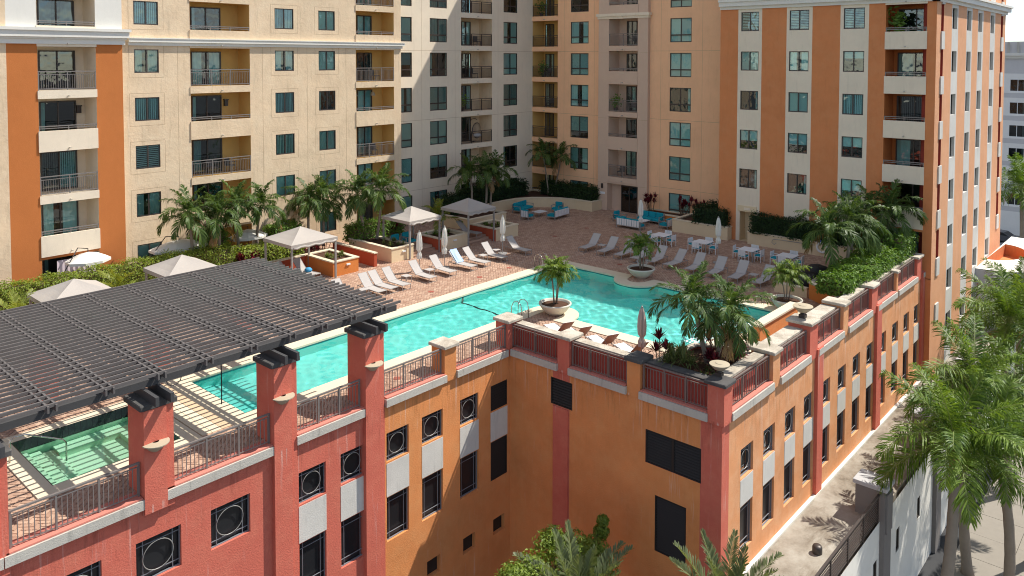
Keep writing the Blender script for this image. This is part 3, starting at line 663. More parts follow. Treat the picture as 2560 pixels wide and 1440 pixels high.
# herringbone clay pavers laid on the diagonal
cw = .155; cands = []
ca, sa = math.cos(RAD(45)), math.sin(RAD(45))
for i in range(-80, 520):
    for j in range(-300, 410):
        t = (i-j) & 3
        if t == 0: cx, cy, hor = (i+1)*cw, (j+.5)*cw, True
        elif t == 2: cx, cy, hor = (i+.5)*cw, j*cw, False
        else: continue
        X, Y = cx*ca-cy*sa+6, cx*sa+cy*ca-2
        if not (1 < X < 57.3 and 13.9 < Y < 48.4): continue
        if not inside((X, Y), DECK) or inside((X, Y), POOLO) or inside((X, Y), SPAO): continue
        cands.append((X, Y, hor))
cands.sort(key=lambda c: (c[0]-29.3)**2+(c[1]-21.5)**2 if (c[0] > 27 and c[1] < 24.2) else 1e3+c[0]**2+c[1]**2)
def paver_mesh(hor):
    b = MB(); l, s_ = (cw-.011, cw/2-.011); hx, hy = (l, s_) if hor else (s_, l)
    b.v = [(sx*hx, sy*hy, 0) for sx, sy in ((-1, -1), (1, -1), (1, 1), (-1, 1))]+[(sx*(hx-.006), sy*(hy-.006), .016) for sx, sy in ((-1, -1), (1, -1), (1, 1), (-1, 1))]
    b.f = [(4, 5, 6, 7), (0, 1, 5, 4), (1, 2, 6, 5), (2, 3, 7, 6), (3, 0, 4, 7)]; b.m = [0]*5
    b.v = [(x*ca-y*sa, x*sa+y*ca, z) for x, y, z in b.v]; return b
ph, pv = paver_mesh(True), paver_mesh(False); mh, mv = ph.mesh('paver', M_PAVE), pv.mesh('paver', M_PAVE)
for X, Y, hor in cands[:300]: link('paver', mh if hor else mv, deck_o, (X, Y, .001+.002*rng.random()))
fld = MB()
for X, Y, hor in cands[300:]:
    b = ph if hor else pv; n0 = len(fld.v); e = .0025*rng.random()
    fld.v += [(x+X, y+Y, z+.001+e) for x, y, z in b.v]; fld.f += [tuple(n0+i for i in f) for f in b.f]; fld.m += b.m
tag(fld.build('paver_field', M_PAVE, deck_o), kind='stuff')
# pool shell, coping and water
M_PLAST = plain('aqua_pool_plaster', (.19, .70, .64), .6, 0, .2, .05)
M_PLASTG = plain('green_spa_plaster', (.46, .74, .57), .6, 0, .2, .06)
M_SPATILE = plain('black_waterline_tile', (.02, .028, .03), .25)
pl = thing('swimming_pool', (27, 26, 0), None, None); pl['kind'] = 'structure'
b = MB(); sheet(b, POOL, [], -1.7); b.quad((14.9, 26.7, -1.2), (31.0, 26.7, -1.2), (31.0, 31.3, -1.2), (14.9, 31.3, -1.2)); b.quad((31.0, 26.7, -1.2), (33.2, 26.7, -1.7), (33.2, 31.3, -1.7), (31.0, 31.3, -1.2)); b.build('pool_floor', M_PLAST, pl)
b = MB(); n = len(POOL)
for i in range(n):
    a, c = POOL[i], POOL[(i+1) % n]; b.quad((*a, -1.7), (*c, -1.7), (*c, .03), (*a, .03))
b.build('pool_wall', M_PLAST, pl)
b = MB(); sheet(b, POOLO, [offset(POOL, -.04)], .045)
inn = offset(POOL, -.04)
for i in range(n):
    a, c = inn[i], inn[(i+1) % n]; b.quad((*a, -.04), (*c, -.04), (*c, .045), (*a, .045))
for i in range(n):
    a, c = POOLO[i], POOLO[(i+1) % n]; b.quad((*a, 0), (*c, 0), (*c, .045), (*a, .045))
b.build('coping', M_COPING, pl)
M_BAND = plain('blue_waterline_tile', (.05, .22, .24), .25)
b = MB(); bd = offset(POOL, -.006)
for i in range(n):
    a, c = bd[i], bd[(i+1) % n]; b.quad((*a, -.20), (*c, -.20), (*c, -.042), (*a, -.042))
b.build('waterline_tile', M_BAND, pl)
b = MB(); b.box(30.86, 30.98, 26.82, 31.24, -1.2, -1.192); b.box(30.86, 30.98, 31.235, 31.248, -1.19, -.1); b.build('depth_line', M_SPATILE, pl)
b = MB(); b.box(15.0, 15.5, 26.82, 31.23, -1.25, -.75); b.box(15.5, 16.0, 26.82, 31.23, -1.25, -1.0); b.build('pool_steps', M_PLAST, pl)
for i in range(14):
    b = MB(); y0 = 26.3+i*.385
    for j in range(3): b.box(13.1+j*.37+.008, 13.1+(j+1)*.37-.008, y0+.008, y0+.377, .0, .05)
    b.build('coping_tile', M_TILE, pl)
spa = thing('spa_pool', (10.4, 28.6, 0), None, None); spa['kind'] = 'structure'
b = MB(); sheet(b, SPAO, [SPA], .06)
for i in range(4):
    a, c = SPAO[i], SPAO[(i+1) % 4]; b.quad((*a, 0), (*c, 0), (*c, .06), (*a, .06))
b.build('coping', M_COPING, spa)
for (x0, x1, y0, y1) in ((8.4, 12.5, 30.67, 30.7), (8.4, 8.43, 26.65, 30.67), (12.47, 12.5, 26.65, 30.67), (8.43, 12.47, 26.65, 26.68)):
    nx = max(1, round(max(x1-x0, y1-y0)/.2)); b = MB()
    for i in range(nx):
        e = .006
        if x1-x0 > y1-y0: b.box(x0+(x1-x0)*i/nx+e, x0+(x1-x0)*(i+1)/nx-e, y0, y1, -.42, .055)
        else: b.box(x0, x1, y0+(y1-y0)*i/nx+e, y0+(y1-y0)*(i+1)/nx-e, -.42, .055)
    b.build('waterline_tile', M_SPATILE, spa)
b = MB(); b.box(8.38, 12.52, 26.63, 30.72, -1.6, -1.3); b.box(8.38, 8.42, 26.63, 30.72, -1.3, -.4); b.box(12.48, 12.52, 26.63, 30.72, -1.3, -.4); b.box(8.42, 12.48, 30.68, 30.72, -1.3, -.4); b.box(8.42, 12.48, 26.63, 26.67, -1.3, -.4); b.build('spa_shell', M_PLASTG, spa)
b = MB(); b.box(9.7, 12.47, 29.95, 30.67, -1.3, -.85); b.box(11.75, 12.47, 26.68, 29.95, -1.3, -.85); b.build('bench', M_PLASTG, spa)
for i in range(9):
    for j in range(3):
        b = MB(); y0 = 26.7+i*.435; b.box(8.44+j*.42+.008, 8.44+(j+1)*.42-.008, y0+.008, y0+.427, -1.3, -.55-.26*j); b.build('step_tile', M_PLASTG, spa)
def water_mat(name, tint):
    mt, n, b = newmat(name); b.inputs['Base Color'].default_value = (*tint, 1); b.inputs['Roughness'].default_value = 0
    b.inputs['IOR'].default_value = 1.33; b.inputs['Transmission Weight'].default_value = 1; b.inputs['Specular IOR Level'].default_value = .5; return mt
M_WATER = water_mat('pool_water', (.80, .98, .96)); M_WATERG = water_mat('spa_water', (.86, .96, .86))
def ripple(x, y, amp):
    h = .55*math.sin(2.1*x+1.3*y+1.2*math.sin(.7*y))+.5*math.sin(-1.2*x+2.9*y+1.5*math.sin(.9*x+.4))+.42*math.sin(4.3*x+2.2*y+1.7*math.sin(1.3*x-.8*y))+.36*math.sin(1.5*x-4.9*y+1.9*math.sin(1.1*y+.5*x))+.22*math.sin(7.1*x-5.2*y+2*math.sin(1.9*x))+.2*math.sin(6.3*y+6.9*x+2*math.sin(2.3*y))+.13*math.sin(11*x+4*y+2*math.sin(2.9*y))+.13*math.sin(-5*x+11.5*y+2*math.sin(3.1*x))
    return h*amp
def water(name, poly, z, mat, step, amp):
    b = MB(); x0, x1 = min(p[0] for p in poly), max(p[0] for p in poly); y0, y1 = min(p[1] for p in poly), max(p[1] for p in poly); idx = {}
    nx, ny = int((x1-x0)/step)+1, int((y1-y0)/step)+1
    def V_(i, j):
        if (i, j) not in idx: x, y = x0+(x1-x0)*i/nx, y0+(y1-y0)*j/ny; idx[(i, j)] = len(b.v); b.v.append((x, y, z+ripple(x, y, amp*(.45+.75*min(1, max(0, (x-16)/14))+.6*math.exp(-((x-35)**2+(y-17.5)**2)/9)))))
        return idx[(i, j)]
    for i in range(nx):
        for j in range(ny):
            c = (x0+(x1-x0)*(i+.5)/nx, y0+(y1-y0)*(j+.5)/ny)
            if inside(c, poly): b.f.append((V_(i, j), V_(i+1, j), V_(i+1, j+1), V_(i, j+1))); b.m.append(0)
    o = b.build(name, mat, None, True); o.cycles.is_caustics_caster = True; return tag(o, kind='structure')
water('pool_water', offset(POOL, .03), -.085, M_WATER, .075, .012)
water('spa_water', offset(SPA, .0), -.30, M_WATERG, .1, .003)
for o in list(pl.children)+list(spa.children): o.cycles.is_caustics_receiver = True

# ------------------------------------------------------------------ parking podium below the terrace
GB = thing('parking_podium', (26.83, 24, -12.6), 'red and orange stucco parking podium carrying the pool terrace, with ring grilles and railings', 'building')
YF, XI, YT = 24.0, 26.83, 13.35
UP, LO = (-2.62, -1.45), (-5.85, -4.05)
fw_ = [(7.42, 8.82, 's'), (9.81, 11.21, 's'), (12.2, 13.6, 's'), (15.5, 16.65, 'p'), (17.31, 18.46, 'p'), (19.5, 20.65, 'p'), (21.37, 22.54, 'p'), (23.57, 24.71, 'p'), (25.51, 26.62, 'l')]
op = []
for a, b_, t in fw_:
    op.append((a, b_, -2.70 if t == 's' else UP[0], -1.36 if t == 's' else UP[1], .20, None))
    if t != 's': op.append((a, b_, LO[0], LO[1], .20, None))
for a, b_ in ((21.63, 22.36), (23.75, 24.5), (25.68, 26.44)): op.append((a, b_, -8.43, -7.70, .2, None))
def fcol(u, z): return 0 if u < 19.42 else 1
facade('wall', GB, 'A', YF, 1.0, XI, -12.6, 0, op, [M_RED, M_ORG], fcol, ubreaks=(19.42,))
opI = [(20.38, 21.58, -1.92, -.72, .12, None), (14.2, 16.68, -2.88, -1.52, .12, None), (14.82, 16.22, -6.35, -4.07, .12, None)]
def icol(u, z): return 1 if u < 14.24 or 20.53 < u < 21.46 else 0
facade('wall', GB, 'B', XI, YT, 24.0, -12.6, 0, opI, [M_ORG, M_RED], icol, ubreaks=(14.24, 20.53, 21.46))
ux = [28.42, 30.5, 32.66, 34.76, 36.9, 39.05, 41.18, 43.33, 45.53, 47.8, 50.03, 52.2, 54.5]
opT_ = []
for a in ux: opT_ += [(a, a+1.12, -3.08, -1.88, .21, None), (a, a+1.12, -6.02, -4.20, .21, None)]
redp = [(26.83, 27.42), (35.98, 36.75), (44.55, 45.42), (53.45, 54.2)]
def tcol(u, z): return 1 if any(a < u < b_ for a, b_ in redp) else 0
facade('wall', GB, 'A', YT, XI, 56.0, -12.6, 0, opT_, [M_ORG_LIT, M_RED], tcol, ubreaks=[x for r in redp for x in r])
def grille(ax, pl, a, b_, c, d, ring, dep=.20):
    f = MB(); s = dep-.10; W, Hh = b_-a, d-c; g = .018
    for u in (a+W*.17, b_-W*.17): fbox(f, ax, pl, u-g/2, u+g/2, s, s+.03, c, d)
    for z in (c+Hh*.15, d-Hh*.15): fbox(f, ax, pl, a, b_, s-.004, s+.026, z-g/2, z+g/2)
    for (u0, u1, z0, z1) in ((a, a+.03, c, d), (b_-.03, b_, c, d), (a+.03, b_-.03, c, c+.03), (a+.03, b_-.03, d-.03, d)): fbox(f, ax, pl, u0, u1, s-.01, s+.05, z0, z1)
    o = f.build('window', M_GRILL, GB)
    q = MB(); P = lambda u, z: PT(ax, pl, u, dep-.01, z); q.quad(P(a, c), P(b_, c), P(b_, d), P(a, d)); q.build('pane', M_PANEG if dep > .207 else M_PANED, o)
    if ring:
        r = MB(); R_ = min(W, Hh)*.34; uc, zc = (a+b_)/2, (c+d)/2; nn = 28
        r.tube([PT(ax, pl, uc+R_*math.cos(2*math.pi*i/nn)*min(1.12, W/Hh), s-.02, zc+R_*1.0*math.sin(2*math.pi*i/nn)) for i in range(nn+1)], .015, 6, cap=False); r.build('ring', M_RING, o)
    return o
M_PANED = plain('black_screen', (.014, .015, .017), .35, 0, .5)
M_PANEG = glass_mat('dark_green_glass', (.05, .07, .06), .10, .06)
def louvre(ax, pl, a, b_, c, d, split=False):
    f = MB(); fbox(f, ax, pl, a, b_, .11, .118, c, d); o = f.build('louvre', M_DARK, GB)
    cols = [(a, (a+b_)/2), ((a+b_)/2, b_)] if split else [(a, b_)]
    for u0, u1 in cols:
        f = MB()
        for (x0, x1, z0, z1) in ((u0, u0+.05, c, d), (u1-.05, u1, c, d), (u0+.05, u1-.05, c, c+.05), (u0+.05, u1-.05, d-.05, d)): fbox(f, ax, pl, x0, x1, .01, .10, z0, z1)
        f.build('frame', M_LOUV, o); n = int((d-c-.1)/.11)
        for i in range(n):
            z = c+.05+(d-c-.1)*(i+.5)/n; f = MB(); P = lambda u, s, zz: PT(ax, pl, u, s, zz)
            f.quad(P(u0+.05, .02, z-.035), P(u1-.05, .02, z-.035), P(u1-.05, .085, z+.035), P(u0+.05, .085, z+.035)); f.build('blade', M_LOUV, o)
for a, b_, t in fw_:
    if t == 'l': louvre('A', YF, a, b_, *UP); louvre('A', YF, a, b_, *LO)
    else:
        grille('A', YF, a, b_, *((-2.70, -1.36) if t == 's' else UP), True)
        if t == 'p': grille('A', YF, a, b_, *LO, False)
    if t != 's': q = MB(); fbox(q, 'A', YF, a-.01, b_+.01, -.012, .02, LO[1]+.03, UP[0]-.06); q.build('spandrel_panel', M_PANEL, GB)
for a, b_ in ((21.63, 22.36), (23.75, 24.5), (25.68, 26.44)):
    q = MB(); q.quad((a, YF+.19, -8.43), (b_, YF+.19, -8.43), (b_, YF+.19, -7.7), (a, YF+.19, -7.7)); q.build('vent', M_LOUV, GB)
louvre('B', XI, 20.38, 21.58, -1.92, -.72); louvre('B', XI, 14.2, 16.68, -2.88, -1.52, True); louvre('B', XI, 14.82, 16.22, -6.35, -4.07)
for a in ux:
    grille('A', YT, a, a+1.12, -3.08, -1.88, True, .21); grille('A', YT, a, a+1.12, -6.02, -4.20, False, .205)
    q = MB(); fbox(q, 'A', YT, a-.01, a+1.13, -.012, .30, -4.17, -3.12); q.build('spandrel_panel', M_PANEL, GB)
# sills and ledges
def sill(ax, pl, a, b_, mat=M_SILL):
    q = MB(); fbox(q, ax, pl, a, b_, -.16, -.002, -.33, -.03); q.build('sill', mat, GB)
    q = MB(); fbox(q, ax, pl, a+.05, b_-.05, -.10, .45, -.02, .028); q.build('ledge', M_LEDGE, GB)
M_LEDGE = stucco('red_ledge_lit_tone', (.56, .20, .15), .10, grime=.12, bstr=.3)  # wall red lightened to carry the sunlit look of the ledge top
fb = [(6.33, 10.06), (10.7, 14.48), (15.37, 18.48), (19.4, 22.67), (23.29, 26.55)]
for a, b_ in fb: sill('A', YF, a, b_)
q = MB(); fbox(q, 'A', YF, 1.0, 6.3, -.16, -.002, -.33, -.03); q.build('sill', M_SILL, GB)
ib = [(21.15, 23.85), (17.55, 20.53), (13.9, 16.93)]
for a, b_ in ib: sill('B', XI, a, b_)
tb = [(27.4, 31.2), (31.9, 35.2), (36.15, 39.5), (40.2, 43.8), (44.8, 48.2), (48.5, 52.4), (53.6, 54.8)]
for a, b_ in tb: sill('A', YT, a, b_)
BALM = MB().box(-.011, .011, -.011, .011, 0, .84).mesh('baluster', M_RAIL); BALD = MB().box(-.011, .011, -.011, .011, 0, .84).mesh('baluster', M_RAILD)
def railing(ax, pl, a, b_, s, mat, bal, sp=.135):
    r = MB()
    fbox(r, ax, pl, a, b_, s-.035, s+.035, 1.04, 1.09); fbox(r, ax, pl, a, b_, s-.015, s+.015, .93, .96); fbox(r, ax, pl, a, b_, s-.015, s+.015, .08, .11)
    o = r.build('railing', mat, GB); W = b_-a; n = max(2, round(W/1.1))
    for i in range(n+1):
        u = a+.03+(W-.06)*i/n; q = MB(); fbox(q, ax, pl, u-.027, u+.027, s-.027, s+.027, .02, 1.04); q.build('post', mat, o)
    k = int(W/sp)
    for i in range(k):
        u = a+W*(i+.5)/k; link('baluster', bal, o, Vector(PT(ax, pl, u, s, .10))-GB.location)
railing('A', YF, 6.5, 10.0, .10, M_RAIL, BALM); railing('A', YF, 10.98, 14.42, .10, M_RAIL, BALM); railing('A', YF, 15.45, 18.3, .10, M_RAIL, BALM)
railing('A', YF, 19.42, 22.55, .10, M_RAIL, BALM); railing('A', YF, 23.35, 26.6, .10, M_RAIL, BALM)
for a, b_ in ((21.2, 23.95), (17.6, 20.48), (13.95, 16.88)): railing('B', XI, a, b_, .10, M_RAILD, BALD)
for a, b_ in ((27.45, 31.15), (31.95, 35.15), (36.2, 39.45), (40.25, 43.75), (44.85, 48.15), (48.55, 52.35), (53.65, 54.75)): railing('A', YT, a, b_, .10, M_RAILD, BALD, .15)
# parapet walls behind the railings of the planter bays
def parapet(ax, pl, a, b_, cap, t0=.36, t1=.62, zt=1.0, ov=.10, wide=None):
    q = MB(); fbox(q, ax, pl, a, b_, t0, t1, .0, zt); o = q.build('parapet', M_REDSM, GB)
    q = MB(); fbox(q, ax, pl, a, b_, t0-ov, (t1+ov) if wide is None else wide, zt, zt+.10); q.build('coping', cap, o)
for (a, b_), cp in zip(((21.2, 23.9), (17.55, 20.5), (13.9, 16.9)), (M_CAP, M_CAP, M_CAPD)): parapet('B', XI, a, b_, cp)
for i, (a, b_) in enumerate(((27.42, 31.2), (31.9, 35.2), (36.15, 39.5), (40.2, 43.8), (44.8, 48.2), (48.5, 52.4), (53.5, 54.0))): parapet('A', YT, a, b_, M_CAP, wide=1.0 if i in (1, 2) else None)
# pillars
def pillar(x0, x1, y0, y1, z1, mat, capmat, ov=.11, ch=.13, z0=-.35, inset=0):
    q = MB(); q.box(x0, x1, y0, y1, z0, z1); o = q.build('pillar', mat, GB)
    q = MB(); q.box(x0-ov, x1+ov, y0-ov, y1+ov, z1, z1+ch, 0, .03); q.build('pillar_cap', capmat, o); return o
for x in (5.5, 10.03, 14.44, 18.36):
    o = pillar(x, x+.95, 23.9, 24.95, 2.72, M_RED, M_CAPD, .10, .16, -12.55 if x > 12 else -.55)
    q = MB(); q.box(x, x+.70, 23.82, 23.898, -12.5 if x > 12 else -.5, 2.70); q.build('pilaster_face', M_RED, o)
pillar(22.6, 23.28, 23.93, 24.75, 1.10, M_ORG, M_CAP); pillar(26.62, 27.45, 23.93, 24.72, 1.18, M_RED, M_CAP)
pillar(26.78, 27.6, 20.53, 21.17, 1.16, M_RED, M_CAP); pillar(26.78, 27.55, 16.93, 17.55, 1.10, M_ORG, M_CAPD); pillar(26.74, 27.42, 13.24, 13.92, 1.16, M_RED, M_CAPD)
q = MB(); q.box(26.76, 26.829, 20.58, 21.40, -12.55, -1.95); q.build('pilaster_face', M_RED, GB)
for x0, x1, mt, z, cp in ((31.2, 31.9, M_ORG_LIT, 1.12, M_CAP), (35.2, 36.12, M_RED, 1.30, M_CAP), (39.5, 40.2, M_ORG_LIT, 1.18, M_CAP), (43.82, 44.78, M_RED, 1.12, M_CAP), (48.2, 48.5, M_ORG_LIT, 1.05, M_CAP), (52.45, 53.5, M_RED, 1.05, M_CAP)):
    pillar(x0, x1, 13.28, 14.25 if mt is M_ORG_LIT else 14.3, z, mt, cp, .10, .13)
for a, b_ in redp[1:]:
    q = MB(); q.box(a+.04, b_-.04, 13.20, 13.349, -7.0, -.36 if a < 27 else 0); q.build('pilaster_face', M_RED, GB)
# half-bowl wall lamps on the tall pillars
for i, x in enumerate((10.38, 14.79, 18.71)):
    pr_ = [(.02, -.26), (.10, -.24), (.20, -.17), (.30, -.05), (.335, .0)]; b = MB(); n = 14
    for k in range(len(pr_)-1):
        for t in range(n):
            a0, a1 = math.pi+math.pi*t/n, math.pi+math.pi*(t+1)/n; (r0, z0), (r1, z1) = pr_[k], pr_[k+1]; c = (x, 23.82, 1.62)
            b.quad(*[(c[0]+r*math.cos(a), c[1]+r*math.sin(a)*.8, c[2]+z) for r, a, z in ((r0, a0, z0), (r0, a1, z0), (r1, a1, z1), (r1, a0, z1))])
    lo = b.build('wall_sconce', M_LAMP, None, True); tag(lo, ['sand half-bowl sconce on the red pillar nearest the spa', 'sand half-bowl sconce on the middle red pergola pillar', 'sand half-bowl sconce on the red pillar at the orange wall corner'][i], 'wall lamp', 'half-bowl sconces on the pergola pillars')
    b = MB(); b.lathe([(.40, 0), (.40, .03), (.1, .05)], (x, 23.82, 1.63), 20); b.v = [(vx, min(vy, 23.82), vz) for vx, vy, vz in b.v]; b.build('lid', M_LAMP, lo)

# ------------------------------------------------------------------ lower roof ledge on the right, its fascia and street wall
LB = thing('annex_building', (40, 12, -12.6), 'low white annex with a stained concrete roof beside the orange podium wall', 'building')
b = MB(); b.box(22, 70, 10.55, 13.34, -7.3, -6.9); b.build('roof_slab', M_CONC, LB)
b = MB(); b.box(22, 70, 13.18, 13.345, -6.9, -6.82); b.build('flashing', M_TRIM, LB)
opS = [(a, a+.55, -9.6, -8.5, .2, None) for a in (31.2, 35.2, 38.5, 42.0, 46.0)]
facade('wall', LB, 'A', 10.4, 22, 70, -12.6, -6.95, opS, [M_TRIM], lambda u, z: 0)
for a in (31.2, 35.2, 38.5, 42.0, 46.0): window(LB, 'A', 10.4, a, a+.55, -9.6, -8.5, 2, 'single', M_GLASSD)
M_GREY = stucco('warm_grey_stucco', (.20, .18, .165), .06, bstr=.2)
for x in (36.0, 44.9, 54.6):
    b = MB(); b.box(x, x+1.0, 10.2, 11.45, -12.6, -5.55); o = b.build('pier', M_GREY, LB); b = MB(); b.box(x-.1, x+1.1, 10.1, 11.55, -5.55, -5.38, 0, .02); b.build('pier_cap', plain('grey_cap', (.45, .44, .43), .8), o)
    b = MB(); b.box(x+.12, x+.88, 10.12, 10.199, -7.5, -5.75); b.build('panel', M_GREY, o)
b = MB()
for i in range(5):
    x = 28.2+i*1.9; b.box(x-.03, x+.03, 10.40, 10.46, -6.95, -5.75)
b.box(22, 35.95, 10.38, 10.48, -5.76, -5.70)
o = b.build('guard_rail', M_BRONZE, LB)
for i in range(9):
    b = MB(); z = -6.80+i*.115; b.box(22, 35.95, 10.415, 10.445, z, z+.03); b.build('bar', M_BRONZE, o)
b = MB(); b.lathe([(.0, .32), (.16, .32), (.20, .24), (.20, .0)], (31.9, 11.6, -6.9), 18); tag(b.build('roof_vent', M_BRONZE, None, True), 'small round dark vent standing on the stained concrete roof', 'vent')
# white porte-cochere with curved canopy
CB2 = thing('entrance_canopy', (72, 10, -12.6), 'curved white entrance canopy attached to the street side of the striped wing', 'canopy')
out = [(66.5, 12.88)]+[(73.5+7.0*math.cos(RAD(a)), 12.88+5.6*math.sin(RAD(a))) for a in range(188, 353, 6)]+[(80.5, 12.88)]
inn_ = [(73.5+3.4*math.cos(RAD(a)), 12.88+2.2*math.sin(RAD(a))) for a in range(180, 361, 8)]
b = MB(); sheet(b, out, [inn_], -2.25); b.build('canopy_top', M_TRIM, CB2)
b = MB(); b.prism(out, -3.35, -2.26, 0, False, True); b.build('fascia', stucco('canopy_grey', (.42, .42, .43), .05), CB2)
b = MB(); b.prism(inn_, -3.2, -2.25, 0, False, False); b.prism(inn_, -3.25, -3.2); b.build('light_well', M_ORGW, CB2)
wl = [(67.4, 12.88)]+[(73.5+6.1*math.cos(RAD(a)), 12.88+4.4*math.sin(RAD(a))) for a in range(190, 351, 8)]+[(79.6, 12.88)]
b = MB(); b.prism(wl, -12.6, -3.36, 0, False, False); b.build('wall', M_TRIM, CB2)
for i in range(10):
    b = MB(); z = -5.3+i*.22; pts = [(73.5+6.16*math.cos(RAD(a)), 12.88+4.46*math.sin(RAD(a)), z) for a in range(214, 241, 3)]; b.tube(pts, .035, 5); b.build('slat', M_SILL, CB2)
for i in range(9):
    b = MB(); z = -8.9+i*.26; pts = [(73.5+6.16*math.cos(RAD(a)), 12.88+4.46*math.sin(RAD(a)), z) for a in range(190, 214, 3)]; b.tube(pts, .05, 5); b.build('gate_bar', M_ALU, CB2)
# distant white hotel
HB = thing('hotel_building', (135, 10, -12.6), 'distant pale grey and white hotel block past the striped wing', 'building')
XH = 135; opH = []
rows = [9.6-3.35*i for i in range(6)]
for z in rows:
    for y in (9.5, 13.2, 16.7, 20.3, 24, 28): opH.append((y, y+2.0, z-1.0, z+.75, .3, None))
M_HOT = stucco('hotel_white', (.80, .78, .74), .04, bstr=.1); M_HOTG = stucco('hotel_grey', (.58, .56, .55), .04, bstr=.1)
def hcol(u, z): return 1 if (z > 11.2 or any(abs(z-(r-1.6)) < .35 for r in rows)) else 0
facade('wall', HB, 'B', XH, -40, 60, -12.6, 15.8, opH, [M_HOT, M_HOTG], hcol, zbreaks=[11.2, 14.4]+[r-1.95 for r in rows]+[r-1.25 for r in rows])
for (a, b_, c, d, *_r) in opH: window(HB, 'B', XH, a, b_, c, d, 2, 'slider', M_GLASSD, fmat=M_WHITE)
b = MB(); cornice(b, 'B', XH, -40, 60, 13.4, [(.4, .3), (.4, .6)], False, False); b.box(XH, XH+20, -40, 60, 15.8, 15.9); b.build('cornice', M_TRIM, HB)
b = MB()
for i in range(40): b.box(XH-.3, XH-.2, -10+i*1.2, -9.7+i*1.2, 14.2, 15.8)
b.build('roof_screen', M_SILL, HB)
# ------------------------------------------------------------------ pergola
PG = thing('pergola', (13, 29, 0), 'dark grey slatted pergola roofing the spa end of the pool terrace', 'pergola')
for xc in (5.98, 10.5, 14.92, 18.84):
    for dx in (-.26, .20):
        b = MB(); b.box(xc+dx, xc+dx+.11, 23.45, 35.0, 2.885, 3.17); b.build('beam', M_BEAM, PG)
    b = MB(); b.box(xc-.4, xc+.4, 33.6, 34.4, 0, 2.88); b.build('post', M_RED, PG)
xs = [19.5, 18.05, 16.75, 15.4, 13.9, 12.3, 10.75, 9.2, 7.65, 6.1, 4.6, 3.1]
for y0 in (24.42, 34.2):
    b = MB(); b.box(2.2, 20.4, y0, y0+.12, 3.175, 3.40); b.build('beam', M_BEAM, PG)
for x in xs:
    for dx in (-.13, .09):
        b = MB(); b.box(x+dx, x+dx+.055, 24.12, 34.75, 3.405, 3.60); b.build('rafter', M_PERG, PG)
ns = 30
for i in range(ns):
    y = 24.22+(34.62-24.22)*i/(ns-1); e = .05*math.sin(i*2.3)+(.12 if i % 5 == 0 else 0)
    b = MB(); b.box(2.0, 20.30+e, y-.03, y+.03, 3.535, 3.632); b.build('slat', M_PERG, PG)
b = MB(); b.tube([(13.1, 24.9, 3.2), (13.12, 24.92, 2.2), (13.1, 24.9, 1.6)], .02, 5); b.tube([(14.1+.32*math.cos(a/10*6.28), 30.6, .65+.32*math.sin(a/10*6.28)) for a in range(11)], .02, 5, cap=False); b.build('hanging_hose', M_BLACK, PG)
# ------------------------------------------------------------------ planters and garden walls
def planter(label, poly, h, mat, soil=.12, cat='planter', cap=.07, capmat=None, lamp=None):
    cx = sum(p[0] for p in poly)/len(poly); cy = sum(p[1] for p in poly)/len(poly)
    t = thing('planter', (cx, cy, 0), label, cat)
    area = sum(poly[i][0]*poly[(i+1) % len(poly)][1]-poly[(i+1) % len(poly)][0]*poly[i][1] for i in range(len(poly)))
    if area < 0: poly = poly[::-1]
    inn = offset(poly, -.22); outc = offset(poly, .04); innc = offset(poly, -.26)
    b = MB(); b.prism(poly, 0, h-cap, 0, False, False); b.prism(inn, h-soil-.3, h-cap, 0, False, False); b.build('wall', mat, t)
    b = MB(); sheet(b, outc, [innc], h); sheet(b, outc, [innc], h-cap+.001)
    for pl_ in (outc, innc):
        for i in range(len(pl_)): a, c = pl_[i], pl_[(i+1) % len(pl_)]; b.quad((*a, h-cap+.001), (*c, h-cap+.001), (*c, h), (*a, h))
    b.build('coping', capmat or M_COPING, t)
    b = MB(); sheet(b, inn, [], h-soil); b.build('soil', M_SOIL, t)
    if lamp:
        x, y, z = lamp; b = MB(); b.box(x-.14, x+.14, y-.07, y, z-.045, z+.045); b.build('step_light', M_WHITE, t)
    return t
def rect(x0, x1, y0, y1): return [(x0, y0), (x1, y0), (x1, y1), (x0, y1)]
planter('orange stucco planter at the corner of the cabana nearest the pergola', rect(28.2, 30.1, 39.7, 42.75), .95, M_PLANTO, lamp=(29.3, 39.7, .62))
planter('cream stucco planter with two tall palms between the first two open cabanas', rect(32.72, 34.6, 39.65, 44.2), .96, M_PLANTC, lamp=(33.75, 39.65, .62))
planter('cream stucco planter with rust red flank between the two far cabanas', rect(36.9, 39.6, 39.4, 42.0), .93, M_PLANTC, .25, lamp=(38.2, 39.4, .62))
planter('cream stucco planter at the far corner of the last cabana', rect(41.76, 44.2, 38.75, 41.4), .93, M_PLANTC, .25)
planter('cream planter holding the shaded palm clump behind the last cabana', rect(42.8, 47.0, 42.5, 46.2), .93, M_PLANTC)
for (x, y0, y1, lb) in ((36.885, 39.42, 41.98, 'rust red garden wall flanking the steps of the middle cabana'), (41.745, 38.78, 41.38, 'rust red garden wall flanking the steps of the last cabana')):
    b = MB(); b.box(x-.06, x-.001, y0, y1, .0, .85); tag(b.build('garden_wall', M_PLANTR), lb, 'wall')
gw = thing('garden_wall', (31.5, 42, 0), 'rust red fin wall between the orange and the cream planter', 'wall')
b = MB(); b.box(31.38, 31.6, 39.75, 44.2, 0, .86); b.build('wall', M_PLANTR, gw); b = MB(); b.box(31.34, 31.64, 39.71, 44.2, .86, .93); b.build('coping', M_COPING, gw)
gw = thing('garden_wall', (26.5, 42.7, 0), 'low rust red wall behind the lounge chairs of the nearest open cabana', 'wall')
